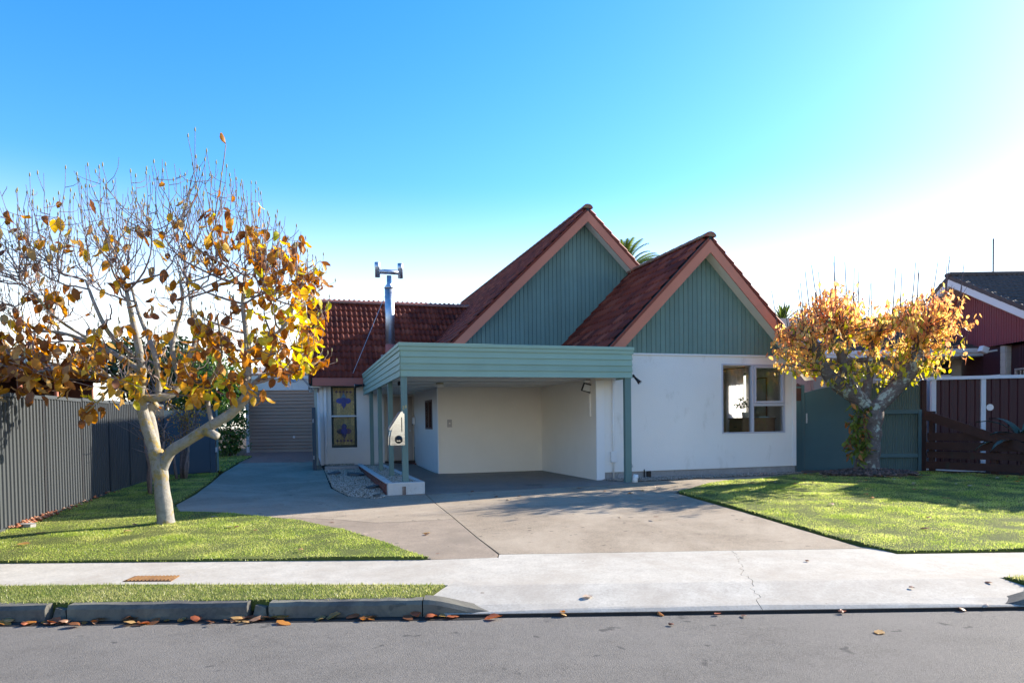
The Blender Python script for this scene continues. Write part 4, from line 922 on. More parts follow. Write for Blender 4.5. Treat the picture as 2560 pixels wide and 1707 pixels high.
for sgn in (-1, 1):
    q = [(0, 0, RZ - .06), (0, sgn * half_s, RZ - .06 - RS * half_s), (0, sgn * half_s, RZ - .3 - RS * half_s), (0, 0, RZ - .3)]
    MB().prism(q, (.03, 0, 0)).build('barge_board', M['white_paint'], nroof, M=Fs_.inverted())
    for k in range(15):
        y0, y1 = sgn * (k * .377), sgn * (k * .377 + .39); 
        MB().prism([(-.02, y0, RZ + .05 - RS * abs(y0)), (-.02, y1, RZ + .025 - RS * abs(y1)), (-.02, y1, RZ - .1 - RS * abs(y1)), (-.02, y0, RZ - .09 - RS * abs(y0))], (.12, 0, 0)).build('verge_tile', M['dktile2'], nroof, M=Fs_.inverted())
    q = [(.03, 0, RZ - .3), (.03, sgn * half_s, RZ - .3 - RS * half_s), (.03, sgn * half_s, RZ - .33 - RS * half_s), (.03, 0, RZ - .33)]
    MB().prism(q, (.62, 0, 0)).build('gable_soffit', M['soffit'], nroof, M=Fs_.inverted())
gx = .62; zb = 3.42
m = MB(); m.prism([(gx, -4.6, zb), (gx, 3.6, zb), (gx, 3.6, RZ - .3 - RS * 3.6), (gx, 0, RZ - .3), (gx, -4.6, RZ - .3 - RS * 4.6)], (.1, 0, 0)); gw = m.build('gable_wall', M['maroonw'], nb)
m = MB(); y = -4.4
while y < 3.6: m.box(gx - .014, gx, y, y + .075, zb, RZ - .34 - RS * max(abs(y), abs(y + .075))); y += .1
o = m.build('cladding_ribs', M['maroonw'], gw); o['kind'] = 'stuff'
# walls under the gable
MB().box(gx + .2, gx + .3, -4.4, 4.4, -.2, zb).build('wall', paint('dark_maroon_wall', (.05, .022, .026), .6), nb)
def blocks(parent, org, ux, L, z0, z1, bl=.4, bh=.2, t=.02):
    ux = Vector(ux); nrm = Vector((ux.y, -ux.x, 0)); r_ = 0; z = z0
    while z < z1 - .05:
        x = -(r_ % 2) * bl / 2
        while x < L - .01:
            a, b_ = max(0, x) + .005, min(L, x + bl) - .005
            if b_ - a > .03:
                p = Vector(org); m = MB(); q0 = p + ux * a; q1 = p + ux * b_; zz = min(z1, z + bh) - .008
                m.prism([(q0.x, q0.y, z), (q1.x, q1.y, z), (q1.x, q1.y, zz), (q0.x, q0.y, zz)], nrm * (t + R.uniform(0, .004))); m.build('block', block, parent)
            x += bl
        z += bh; r_ += 1
pier = MB().box(gx + .06, gx + .2, -1.5, -1.3, -.2, zb - .002).build('pier', mortar2, nb); blocks(pier, (gx + .06, -1.3, 2.2), (0, -1, 0), .2, 2.2, 3.4); blocks(pier, (gx + .06, -1.502, 2.2), (1, 0, 0), .14, 2.2, 3.4)
MB().box(gx + .1, gx + .19, -1.23, -.5, 2.6, 3.4).build('panel', M['maroon'], nb); MB().box(gx + .08, gx + .19, -1.23, -.5, 2.45, 2.59).build('sill', M['white_paint'], nb)
m = MB(); y = -4.3
while y < -1.9: m.box(gx + .12, gx + .17, y, y + .08, 2.72, 3.41); y += .1
m.build('cladding', M['maroon'], nb)
nw = MB().box(gx + .1, gx + .16, -4.3, -1.78, 2.66, 2.71).box(gx + .1, gx + .16, -1.85, -1.78, .9, 2.65).box(gx + .1, gx + .16, -2.9, -2.84, .9, 2.65).box(gx + .1, gx + .16, -4.3, -4.24, .9, 2.65).build('window', M['alum'], nb); MB().box(gx + .15, gx + .19, -4.2, -1.86, .9, 2.65).build('pane', M['glass'], nw)
# lower wing
lw = MB().box(-3.9, gx + .1, .5, .7, -.2, 3.2).build('wing_wall', mortar2, nb)
blocks(lw, (-2.2, .499, 2.2), (1, 0, 0), 2.05, 2.2, 3.2); blocks(lw, (.38, .499, 2.2), (1, 0, 0), .3, 2.2, 3.2)
MB().box(-.13, .36, .44, .499, 2.72, 3.18).build('panel', M['dark'], nb); nw2 = MB().box(-.13, .36, .43, .499, 2.64, 2.71).box(.3, .36, .43, .499, 1, 2.638).box(-.13, -.08, .43, .499, 1, 2.638).build('window', M['white_paint'], nb); MB().box(-.08, .3, .46, .49, 1, 2.638).build('pane', M['dark'], nw2)
MB().box(-4.1, .84, -.45, -.4, 3.2, 3.4).build('fascia', M['white_paint'], nb); MB().box(-4.1, .84, -.5, -.44, 3.3, 3.42).build('gutter', M['white_paint'], nb); MB().box(-4.1, .84, -.38, .5, 3.2, 3.23).build('wing_soffit', M['white_paint'], nb)
Fw = slope_frame((-4.15, -.48, 3.4), (1, 0, 0), (0, 1, .36)); wr = slope_sheet(nb, Fw, 4.75, 4.6, 'wing_roof', M['dktile']); V, Fc = tiles_joined(Fw, 4.75, 4.6, None, .3, .3); o = inst('roof_tiles', np_mesh('roof_tiles', V, Fc, M['dktile'], True), wr, Fw.inverted()); o['kind'] = 'stuff'
pinkw = paint('pink_block', (.5, .34, .28), .8, .1, 5, .4)
pk = MB().box(-4.6, -2.7, .7, 2.5, -.2, 3.7).build('pink_wall', mortar2, nb)
zz = 1.9; r_ = 0
while zz < 3.7:
    x = -4.6 - (r_ % 2) * .2
    while x < -2.7:
        MB().box(max(-4.6, x) + .005, min(-2.7, x + .4) - .005, .685, .699, zz, zz + .19).build('block', pinkw, pk); x += .4
    zz += .2; r_ += 1
MB().box(-4.9, -2.6, .5, .6, 3.7, 3.85).build('fascia', M['white_paint'], nb); MB().prism([(-4.9, .5, 3.86), (-4.9, 3, 4.9), (-4.9, 5.5, 3.86)], (2.4, 0, 0)).build('wing_roof', M['dktile'], nb)
ae = MB().cyl((15.25, 22, 5.3), (15.25, 22, 7.08), .022, 8).build('aerial_mast', paint('mast', (.05, .05, .055), .5), None); tag(ae, 'thin aerial mast standing on the dark tiled ridge', 'mast')
sl = thing('security_light', 'white security light on the maroon house', 'light', (13.75, 19.95, 3.33)); MB().box(-.3, -.1, -.1, .1, -.1, .08).build('lamp_body', M['white_paint'], sl, M=Matrix.Rotation(.4, 4, 'Y'), bevel=.02); MB().cyl((-.12, 0, .0), (.2, 0, .05), .025, 8).build('bracket', M['white_paint'], sl)
# house to the left
ln = thing('neighbour_house', 'low dark brick house with blue fascia beyond the grey fence', 'house', (-12.5, 16.9, .1), math.radians(106.9))
lnb = paint('dark_red_brick', (.16, .07, .05), .8, .2, 6, .4)
MB().box(-6, 14, 2.8, 3.0, -.2, 3.15).build('wall', lnb, ln); MB().box(-6.2, 10.2, -.02, .03, 3.18, 3.42).build('fascia', paint('dark_blue_fascia', (.03, .06, .1), .5), ln)
MB().box(-6.2, 10.2, -.1, -.021, 3.36, 3.47).build('gutter', paint('grey_gutter', (.35, .37, .38), .4), ln); MB().box(-6.2, 10.2, .03, 2.8, 3.15, 3.18).build('eave_soffit', M['brown'], ln)
MB().prism([(-6.3, -.05, 3.48), (-6.3, 4.5, 4.5), (-6.3, 9, 3.48)], (16.6, 0, 0)).build('roof', paint('grey_roof', (.22, .23, .23), .6), ln)
for x in (-4.5, -1.0, 2.6, 5.6): w_ = MB().box(x, x + .06, 2.75, 2.799, 1.0, 2.5).box(x + 1.3, x + 1.36, 2.75, 2.799, 1.0, 2.5).box(x + .06, x + 1.3, 2.75, 2.799, 2.44, 2.5).box(x + .06, x + 1.3, 2.75, 2.799, 1.0, 1.06).build('window', M['alum'], ln); MB().box(x + .06, x + 1.3, 2.78, 2.798, 1.06, 2.44).build('pane', M['dark'], w_)
MB().box(10.0, 10.2, .5, 8.5, -.2, 3.15).build('wall', lnb, ln)
for x in (1.7, 4.6): MB().cyl((x, .1, -.2), (x, .1, 3.15), .06, 12).build('porch_post', paint('terracotta_post', (.42, .16, .1), .7), ln)

# ------------------------------------------------------------------ vegetation
def bez(a, c, b, n=7):
    a, b, c = Vector(a), Vector(b), Vector(c)
    return [a * (1 - t) ** 2 + c * 2 * t * (1 - t) + b * t * t for t in [i / (n - 1) for i in range(n)]]
def wob(pts, k, rng):
    return [p + Vector((rng.uniform(-k, k), rng.uniform(-k, k), rng.uniform(-k, k))) * (0 if i == 0 else 1) for i, p in enumerate(pts)]
def smooth(pts, n=4):
    P = [Vector(p) for p in pts]; out = []
    for i in range(len(P) - 1):
        p0, p1, p2, p3 = P[max(0, i - 1)], P[i], P[i + 1], P[min(len(P) - 1, i + 2)]
        for k in range(n):
            t = k / n; out.append(.5 * ((2 * p1) + (p2 - p0) * t + (2 * p0 - 5 * p1 + 4 * p2 - p3) * t * t + (3 * p1 - p0 - 3 * p2 + p3) * t ** 3))
    return out + [P[-1]]
def limb(m, pts, r0, r1, n=10, k=5, knob=0):
    s = smooth(pts, k); L = len(s); rad = [(r0 + (r1 - r0) * i / (L - 1)) * (1 + knob * R.uniform(-1, 1)) for i in range(L)]
    m.tube(s, rad, n); return s, rad
def leaf_mesh(L, Wd, curl, fold, seed, rows=6):
    """blade hanging from its stalk at the origin along -z: rounded towards the tip, folded at the midrib, wavy"""
    rg = random.Random(seed); V, F = [], []
    V.append((0, 0, 0)); pet = .1 * L
    for i in range(rows + 1):
        t = i / rows; w = Wd * .5 * math.sin(math.pi * min(1, t ** .8 * .97 + .03)) ** .75 if i not in (0, rows) else Wd * .03
        ang = curl * t; z = -pet - L * (math.sin(ang) / curl if abs(curl) > .05 else t); y = L * ((1 - math.cos(ang)) / curl if abs(curl) > .05 else 0)
        wv = rg.uniform(-.08, .08) * Wd
        for sx in (-1, 0, 1): V.append((sx * w, y + (abs(sx) * (fold * w + wv * (1 if sx > 0 else -1))), z + rg.uniform(-.015, .015) * L * abs(sx)))
    F.append((0, 1, 2)); F.append((0, 2, 3))
    for i in range(rows):
        a = 1 + 3 * i
        F += [(a, a + 3, a + 4), (a, a + 4, a + 1), (a + 1, a + 4, a + 5), (a + 1, a + 5, a + 2)]
    return np.array(V), np.array(F)
def rot_np(yaw, tilt, roll):
    return np.array(Matrix.Rotation(yaw, 3, 'Z') @ Matrix.Rotation(tilt, 3, 'X') @ Matrix.Rotation(roll, 3, 'Y'))
def plant_leaves(tree, spots, shapes, mats, limit=300, name='leaf', cam_sort=True):
    """spots: (pos, yaw, tilt, roll, scale, mat index). The first limit nearest the street become parts, the others one mass per colour."""
    idx = list(range(len(spots)))
    if cam_sort: idx.sort(key=lambda i: spots[i][0][1] - 3 * spots[i][4])
    inv = tree.matrix_world.inverted() if False else Matrix.Translation(-tree.location)
    meshes = {}
    for i in idx[:limit]:
        p, yaw, tilt, roll, sc, mi = spots[i]; si = i % len(shapes)
        if (si, mi) not in meshes: meshes[(si, mi)] = np_mesh(name, shapes[si][0], shapes[si][1], mats[mi], True)
        Mx = Matrix.Translation(Vector(p) - tree.location) @ Matrix.Rotation(yaw, 4, 'Z') @ Matrix.Rotation(tilt, 4, 'X') @ Matrix.Rotation(roll, 4, 'Y') @ Matrix.Scale(sc, 4)
        inst(name, meshes[(si, mi)], tree, Mx)
    acc = {}
    for i in idx[limit:]:
        p, yaw, tilt, roll, sc, mi = spots[i]; V, F = shapes[i % len(shapes)]
        acc.setdefault(mi, []).append(((V * sc) @ rot_np(yaw, tilt, roll).T + np.array(Vector(p) - tree.location), F))
    for mi, lst in acc.items():
        off = 0; Vs, Fs = [], []
        for V, F in lst: Vs.append(V); Fs.append(F + off); off += len(V)
        o = inst('foliage', np_mesh('foliage', np.concatenate(Vs), np.concatenate(Fs), mats[mi], True), tree); o['kind'] = 'stuff'

# --- magnolia on the left lawn
R.seed(21)
mg = thing('magnolia_tree', 'half bare magnolia with big yellow and brown leaves on the left lawn', 'tree', (-5.01, 9.98, .05))
T0 = mg.location.copy()
def loc(pts): return [Vector(p) - T0 for p in pts]
TR = [(-5.01, 9.98, -.02), (-5.02, 9.98, .2), (-5.05, 9.98, .49), (-5.08, 9.98, .83), (-5.12, 9.98, 1.05), (-5.14, 9.98, 1.15)]
m = MB(); s = smooth(loc(TR), 5); L = len(s); m.tube(s, [.112 + .04 * math.exp(-i / 3) - .012 * i / L + .006 * math.sin(i * .9) + R.uniform(-.004, .004) for i in range(L)], 18)
LEAD = [(-5.13, 9.98, 1.08), (-5.22, 9.95, 1.44), (-5.27, 9.9, 1.76), (-5.26, 9.85, 2.01), (-5.2, 9.8, 2.26), (-5.22, 9.75, 2.65), (-5.27, 9.7, 3.03), (-5.36, 9.7, 3.53)]
RL = [(-5.06, 9.98, .86), (-4.91, 9.95, 1.12), (-4.6, 9.85, 1.29), (-4.21, 9.75, 1.5), (-3.89, 9.65, 1.67), (-3.60, 9.55, 1.93)]
LIMBS = []
def ml(pts, r0, r1, n=10, knob=.04): sp, rd = limb(m, loc(pts), r0, r1, n, 5, knob); LIMBS.append(([p + T0 for p in sp], rd))
ml(LEAD[:5], .09, .06, 14); ml(LEAD[4:], .065, .022); ml(RL, .08, .064, 14)
m.tube(loc([(-4.33, 9.78, 1.42), (-4.2, 9.72, 1.38), (-4.12, 9.70, 1.34)]), [.07, .06, .055], 10)   # sawn stub under the limb
ml([(-5.16, 10.0, 1.16), (-5.24, 10.08, 1.53), (-5.29, 10.12, 1.73), (-5.17, 10.12, 1.82)], .085, .055, 12)
ml([(-3.66, 9.57, 1.86), (-3.64, 9.6, 2.17), (-3.63, 9.6, 2.5), (-3.67, 9.65, 2.83), (-3.72, 9.7, 3.18), (-3.67, 9.7, 3.56)], .058, .02)
ml([(-5.27, 9.87, 1.92), (-5.06, 9.95, 1.9), (-4.91, 10.05, 1.96), (-4.81, 10.15, 2.11)], .06, .05)
ml([(-5.07, 9.97, 1.91), (-5.07, 10.0, 2.21), (-5.18, 10.1, 2.57), (-5.34, 10.2, 2.88), (-5.5, 10.3, 3.19), (-5.61, 10.35, 3.55)], .05, .018)
ml([(-4.81, 10.15, 2.11), (-4.76, 10.25, 2.46), (-4.69, 10.35, 2.77), (-4.77, 10.45, 3.14), (-4.84, 10.5, 3.57)], .045, .018)
ml([(-4.81, 10.15, 2.11), (-5.01, 10.3, 2.59), (-4.99, 10.4, 2.96), (-4.89, 10.4, 3.31), (-4.96, 10.5, 3.69)], .045, .018)
ml([(-5.26, 9.85, 2.01), (-5.52, 9.7, 2.14), (-5.78, 9.5, 2.24), (-6.03, 9.3, 2.26), (-6.29, 9.2, 2.23)], .04, .014)
ml([(-5.2, 9.8, 2.26), (-5.7, 9.95, 2.56), (-6.19, 10.1, 2.76), (-6.72, 10.3, 2.91), (-7.27, 10.4, 2.93)], .045, .014)
ml([(-5.23, 9.8, 2.43), (-5.5, 9.6, 2.74), (-5.64, 9.5, 3.11), (-5.77, 9.5, 3.49)], .04, .016)
ml([(-5.52, 9.7, 2.14), (-5.57, 9.4, 1.86), (-5.7, 9.3, 1.69)], .02, .008)
ml([(-3.63, 9.6, 2.5), (-3.31, 9.5, 2.65), (-3.03, 9.4, 2.85), (-2.86, 9.4, 3.22)], .035, .013)
ml([(-3.89, 9.65, 1.67), (-3.63, 9.9, 2.13), (-3.36, 10.1, 2.26), (-3.04, 10.2, 2.26)], .03, .011)
ml([(-5.85, 9.98, 2.64), (-6.3, 9.7, 3.0), (-6.6, 9.6, 3.4)], .025, .012)
ml([(-4.21, 9.75, 1.5), (-4.35, 9.95, 2.0), (-4.2, 10.1, 2.5), (-4.25, 10.1, 3.1)], .032, .014)
m.build('trunk', M['bark_m'], mg, True)
def ztop(x):
    xs_ = [-7.9, -7.28, -6.9, -6.52, -6.17, -5.83, -5.48, -4.97, -4.63, -4.28, -4.05, -3.88, -3.6, -3.32, -2.99, -2.71, -2.5]
    zs_ = [3.3, 4.2, 4.35, 4.7, 4.88, 4.93, 4.92, 4.95, 4.9, 5.0, 5.3, 5.2, 4.8, 4.72, 4.3, 3.85, 3.0]
    return float(np.interp(x, xs_, zs_))
nodes = []       # points a shoot can leave from
for sp, rd in LIMBS:
    for p, r_ in zip(sp, rd):
        if p.z > 1.75 and r_ < .06: nodes.append((p, r_))
tw = MB(); buds = MB(); carriers = []
def shoot(a, b, r0, r1, n=7, sides=4, up=.55, wig=.012):
    a, b = Vector(a), Vector(b); d = b - a
    c = a + Vector((d.x * (.75 + .3 * up), d.y * (.75 + .3 * up), d.z * (.42 - .2 * up)))
    pts = wob(bez(a, c, b, n), wig, R); tw.tube([p - T0 for p in pts], [r0 + (r1 - r0) * i / (n - 1) for i in range(n)], sides, False); return pts
sec = []
for _ in range(80):
    x = R.uniform(-7.4, -2.8); zt = ztop(x); b = Vector((x, 9.8 + R.uniform(-1.0, 1.1) * (1 - .3 * abs((x + 5) / 2.4)), R.uniform(2.3, zt - .7)))
    c = sorted(nodes, key=lambda q: (q[0] - b).length + (1.5 if q[0].z > b.z - .15 else 0) + R.uniform(0, .5))[0]
    if (c[0] - b).length > 1.9: continue
    pts = shoot(c[0], b, min(c[1] * .7, .017), .008, 8, 5, .5, .02); carriers.append((pts, .4)); sec += [(p, .008) for p in pts[2:]]
allsrc = nodes + sec
for _ in range(430):
    x = R.uniform(-7.6, -2.65); zt = ztop(x); hi = R.random() < .55
    z = zt - abs(R.gauss(0, .34)) if hi else R.uniform(2.2, zt - .2)
    b = Vector((x, 9.8 + R.uniform(-1.2, 1.3) * (1 - .3 * abs((x + 5) / 2.4)), z))
    cands = [q for q in R.sample(allsrc, 90) if q[0].z < b.z - .12]
    if not cands: continue
    c = min(cands, key=lambda q: abs((q[0] - b).length - .55) + .7 * math.hypot(q[0].x - b.x, q[0].y - b.y))
    if (c[0] - b).length > 1.7: continue
    pts = shoot(c[0], b, .0078, .0034, 7, 4, R.uniform(-.3, 1), .024); carriers.append((pts, 1))
    for k in range(R.choice((1, 2, 3))):
        q = pts[R.randrange(2, 6)]; e = q + Vector((R.uniform(-.24, .24), R.uniform(-.24, .24), R.uniform(.04, .32)))
        if e.z < ztop(e.x): s2 = shoot(q, e, .0045, .003, 4, 4, 1, .006); carriers.append((s2, .6)); pts2 = s2[-1]; 
        else: continue
        if R.random() < .45: bp = pts2 - T0; buds.tube([bp, bp + Vector((0, 0, .014)), bp + Vector((0, 0, .036)), bp + Vector((.003, 0, .055))], [.004, .0095, .009, .002], 6)
    if R.random() < .7: bp = pts[-1] - T0; buds.tube([bp, bp + Vector((0, 0, .014)), bp + Vector((0, 0, .038)), bp + Vector((.003, 0, .06))], [.004, .0095, .009, .002], 6)
tw.build('branches', M['twig_m'], mg, True); buds.build('buds', M['bud'], mg, True)['kind'] = 'stuff'
shapesM = [leaf_mesh(.175, .098, c, f, i) for i, (c, f) in enumerate(((.6, .3), (1.2, .5), (-.7, .4), (1.9, .7), (.3, .2), (-1.1, .6), (.9, .9), (1.5, .25)))]
spots = []; tries = 0
while len(spots) < 1400 and tries < 90000:
    tries += 1; pts, w_ = R.choice(carriers); k = R.uniform(.1, len(pts) - 1.01); i = int(k); p = pts[i].lerp(pts[i + 1], k - i)
    x, z = p.x, p.z
    right = min(1, max(0, (x + 4.35) / .9)); low = min(1, max(0, (3.25 - z) / .6)); top = max(0, z - 4.35)
    d = .085 + .7 * right * (1 if z < 4.3 else .25) + .8 * low
    if top > 0: d *= .25
    if z < 1.75: continue
    if R.random() > d: continue
    u_ = R.random()
    if x > -3.35 and 2.3 < z < 3.4: mi = 3 if u_ < .32 else 0 if u_ < .6 else 1 if u_ < .9 else 2
    elif x > -4.2: mi = 0 if u_ < .22 else 1 if u_ < .7 else 2 if u_ < .93 else 3
    elif x < -6.0: mi = 2 if u_ < .38 else 4 if u_ < .6 else 0 if u_ < .72 else 1
    elif z < 2.5: mi = 0 if u_ < .35 else 3 if u_ < .45 else 4 if u_ < .62 else 1 if u_ < .85 else 2
    else: mi = 1 if u_ < .35 else 0 if u_ < .6 else 2 if u_ < .85 else 4
    spots.append((tuple(p), R.uniform(0, 6.28), R.gauss(.2, .3), R.gauss(0, .25), R.uniform(.6, 1.15), mi))
# whorls drooping along the low branches
for bx, by, bz, n_, mset in ((-6.5, 9.15, 2.02, 14, (1, 2, 4)), (-6.2, 9.2, 2.12, 14, (4, 1, 2)), (-5.95, 9.22, 2.08, 14, (4, 4, 0, 1)), (-5.5, 9.45, 1.98, 12, (3, 0, 4)), (-6.75, 9.25, 2.3, 16, (2, 2, 4, 1)), (-6.95, 9.35, 2.5, 16, (2, 2, 1)), (-6.4, 9.3, 2.55, 16, (2, 4, 1)), (-6.0, 9.5, 2.6, 16, (2, 1, 4)), (-4.6, 9.75, 2.05, 14, (1, 0, 2)), (-4.35, 9.7, 1.9, 14, (0, 0, 3)), (-6.6, 9.4, 2.95, 14, (2, 2, 1)), (-5.7, 9.5, 2.5, 14, (2, 1, 4)), (-6.3, 9.5, 3.3, 9, (2, 1)), (-5.3, 9.4, 3.5, 10, (1, 2, 0)), (-5.8, 9.4, 3.9, 8, (1, 0, 2)), (-4.6, 9.4, 3.5, 9, (1, 2, 0)), (-4.9, 9.4, 3.1, 9, (2, 1, 4)),(-5.25, 9.62, 2.2, 16, (0, 3, 0, 4)), (-5.72, 9.3, 1.74, 16, (1, 1, 2, 1)), (-6.25, 9.2, 2.26, 12, (1, 4, 2)), (-5.95, 9.3, 2.3, 14, (4, 0, 1)), (-5.45, 9.5, 2.05, 16, (3, 0, 0)), (-4.2, 9.6, 2.0, 18, (0, 0, 3, 1)), (-3.9, 9.55, 2.15, 18, (0, 1, 0, 3)), (-4.55, 9.7, 2.2, 18, (0, 1, 2)), (-3.55, 9.5, 1.95, 12, (1, 0, 1)), (-3.2, 9.9, 2.3, 14, (1, 0, 2)), (-4.75, 9.7, 2.3, 14, (1, 2, 0)), (-6.6, 9.6, 2.5, 16, (2, 2, 4)), (-3.05, 9.4, 2.5, 16, (3, 0, 3, 1)), (-2.9, 9.4, 2.95, 14, (3, 3, 0)), (-4.35, 9.6, 2.55, 14, (1, 0, 2)), (-3.4, 9.5, 2.75, 16, (0, 1, 3)), (-3.0, 9.5, 3.3, 14, (0, 1, 1)), (-3.45, 9.5, 3.5, 16, (0, 1, 2)), (-3.1, 9.45, 3.75, 12, (1, 0, 2)), (-3.9, 9.5, 4.05, 10, (1, 0, 2))):
    base = Vector((bx, by, bz))
    near = min(allsrc, key=lambda q: (q[0] - base).length)[0]
    if (near - base).length > .08:
        tw2 = MB(); tw2.tube([near - T0, (near + base) / 2 - T0 + Vector((0, 0, .03)), base - T0], [.008, .006, .004], 5); tw2.build('branch', M['twig_m'], mg, True)
    for _ in range(int(n_ * .85)):
        spots.append(((bx + R.gauss(0, .13), by + R.gauss(0, .13), bz + R.gauss(0, .07)), R.uniform(0, 6.28), R.gauss(.25, .35), R.gauss(0, .3), R.uniform(.8, 1.15), R.choice(mset)))
tw2 = MB(); tw2.tube([p - T0 for p in bez((-4.1, 9.75, 4.4), (-3.98, 9.72, 4.9), (-3.9, 9.7, 5.36), 6)], [.009, .0085, .008, .0075, .007, .006], 5); tw2.build('branch', M['twig_m'], mg, True)
spots.append(((-3.9, 9.7, 5.36), 1.2, .2, 2.9, .95, 1))
plant_leaves(mg, spots, shapesM, LM)

# --- cherry on the right lawn
R.seed(5)
cy = thing('cherry_tree', 'pollarded cherry with lichen covered limbs and glowing orange leaves on the right lawn', 'tree', (7.9, 15.47, .18)); T0 = cy.location.copy()
m = MB(); LIMBS = []
tr = loc([(7.9, 15.47, .1), (7.92, 15.47, .32), (7.95, 15.47, .7), (7.98, 15.47, 1.1), (8.0, 15.47, 1.43), (8.02, 15.47, 1.8)]); s = smooth(tr, 5); L = len(s)
m.tube(s, [.245 + .13 * math.exp(-i / 2.5) + .04 * max(0, (i - 18) / 7) + .015 * math.sin(i * 1.3) + R.uniform(-.008, .008) for i in range(L)], 20)
for pts, r0, r1 in (([(7.97, 15.47, 1.62), (7.65, 15.4, 1.95), (7.29, 15.3, 2.15), (6.93, 15.2, 2.45), (6.72, 15.1, 2.75), (6.54, 15.0, 3.09), (6.3, 14.95, 3.3)], .19, .08),
    ([(7.55, 15.38, 1.98), (7.38, 15.3, 2.41), (7.2, 15.2, 2.93), (7.03, 15.15, 3.32)], .115, .095), ([(7.25, 15.24, 2.74), (7.31, 15.2, 3.03), (7.15, 15.1, 3.42)], .085, .065),
    ([(7.89, 15.5, 1.9), (8.04, 15.6, 2.47), (8.16, 15.7, 3.01), (8.23, 15.75, 3.42)], .105, .08),
    ([(8.05, 15.47, 1.62), (8.4, 15.4, 2.0), (8.7, 15.3, 2.35), (8.86, 15.2, 2.69), (8.9, 15.2, 3.08), (8.94, 15.2, 3.4)], .18, .09), ([(8.19, 15.5, 1.79), (8.61, 15.7, 2.19), (8.9, 15.9, 2.57), (9.07, 16.0, 2.98)], .12, .07)):
    sp, rd = limb(m, loc(pts), r0, r1, 14, 5, .06); LIMBS.append(([p + T0 for p in sp], rd))
m.build('trunk', M['bark_c'], cy, True)
def ctop(x): return float(np.interp(x, [5.75, 5.95, 6.4, 6.9, 7.25, 7.6, 7.95, 8.3, 8.6, 9.0, 9.4, 9.6, 9.9], [3.1, 3.6, 4.2, 4.55, 4.58, 4.3, 3.85, 4.05, 4.3, 4.42, 4.55, 4.4, 3.6]))
tw = MB(); carriers = []; src = []
for sp, rd in LIMBS:
    for p in sp[len(sp) // 3:]: src.append((p, p.z))
for _ in range(520):
    x = R.choice((R.gauss(6.9, .6), R.gauss(8.95, .5), R.uniform(5.9, 9.8))); x = min(9.8, max(5.85, x)); zt = ctop(x); y = 15.4 + R.gauss(0, .55); z = zt - abs(R.gauss(0, .35)) - .25 * min(1, abs(y - 15.4)) if R.random() < .6 else R.uniform(2.1 + .2 * abs(x - 7.95), zt - .2)
    b = Vector((x, y, z)); c = min(R.sample(src, 26), key=lambda q: (q[0] - b).length + (1 if q[0].z > b.z else 0))[0]
    if (c - b).length > 2.1: continue
    pts = shoot(c, b, .011, .004, 7, 4, .6, .03); carriers.append(pts)
for x, z in ((5.8, 4.33), (6.0, 4.1), (6.25, 4.3), (6.53, 4.72), (6.63, 4.85), (6.9, 4.75), (7.24, 5.08), (7.35, 4.9), (7.5, 4.75), (7.67, 4.7), (7.98, 4.45), (8.09, 4.55), (8.49, 4.76), (8.6, 4.65), (8.87, 4.86), (9.04, 4.74), (9.38, 4.85), (9.5, 4.75), (9.7, 5.0), (9.81, 4.97), (9.85, 4.8), (6.45, 4.5), (7.1, 4.9), (9.15, 4.7)):
    y = 15.3 + R.uniform(-.2, .3); a = Vector((x + .08 * (7.95 - x) + R.uniform(-.05, .05), y, z - 1.15)); tw.tube([q - T0 for q in wob([a, a.lerp(Vector((x, y, z)), .5), Vector((x, y, z))], .012, R)], [.013, .0105, .007], 5)
    carriers.append([a, a.lerp(Vector((x, y, z)), .3)])
tw.build('branches', M['twig_c'], cy, True)
shapesC = [leaf_mesh(.142, .066, c, f, i + 20, 4) for i, (c, f) in enumerate(((.5, .35), (1.1, .5), (-.6, .4), (.2, .2)))]
spots = []; tries = 0
while len(spots) < 4900 and tries < 120000:
    tries += 1; pts = R.choice(carriers); k = R.uniform(.5, len(pts) - 1.01); i = int(k); p = pts[i].lerp(pts[i + 1], k - i) + Vector((R.gauss(0, .035), R.gauss(0, .035), R.gauss(0, .03)))
    if p.z < 2.05 or p.z > ctop(p.x) + .1: continue
    if R.random() > .7 + .3 * min(1, max(0, (p.z - 2.2) / .5)): continue
    h = (p.z - 2.3) / 2.2 + .35 * abs(p.x - 7.95) / 2 + R.gauss(0, .22); u_ = R.random()
    mi = 2 if h < .28 else (1 if u_ < .75 else 2) if h < .62 else (1 if u_ < .4 else 0 if u_ < .85 else 3) if h < .95 else (0 if u_ < .68 else 3 if u_ < .86 else 1)
    spots.append((tuple(p), R.uniform(0, 6.28), R.gauss(.2, .38), R.gauss(0, .3), R.uniform(.65, 1.15), mi))
plant_leaves(cy, spots, shapesC, LC)
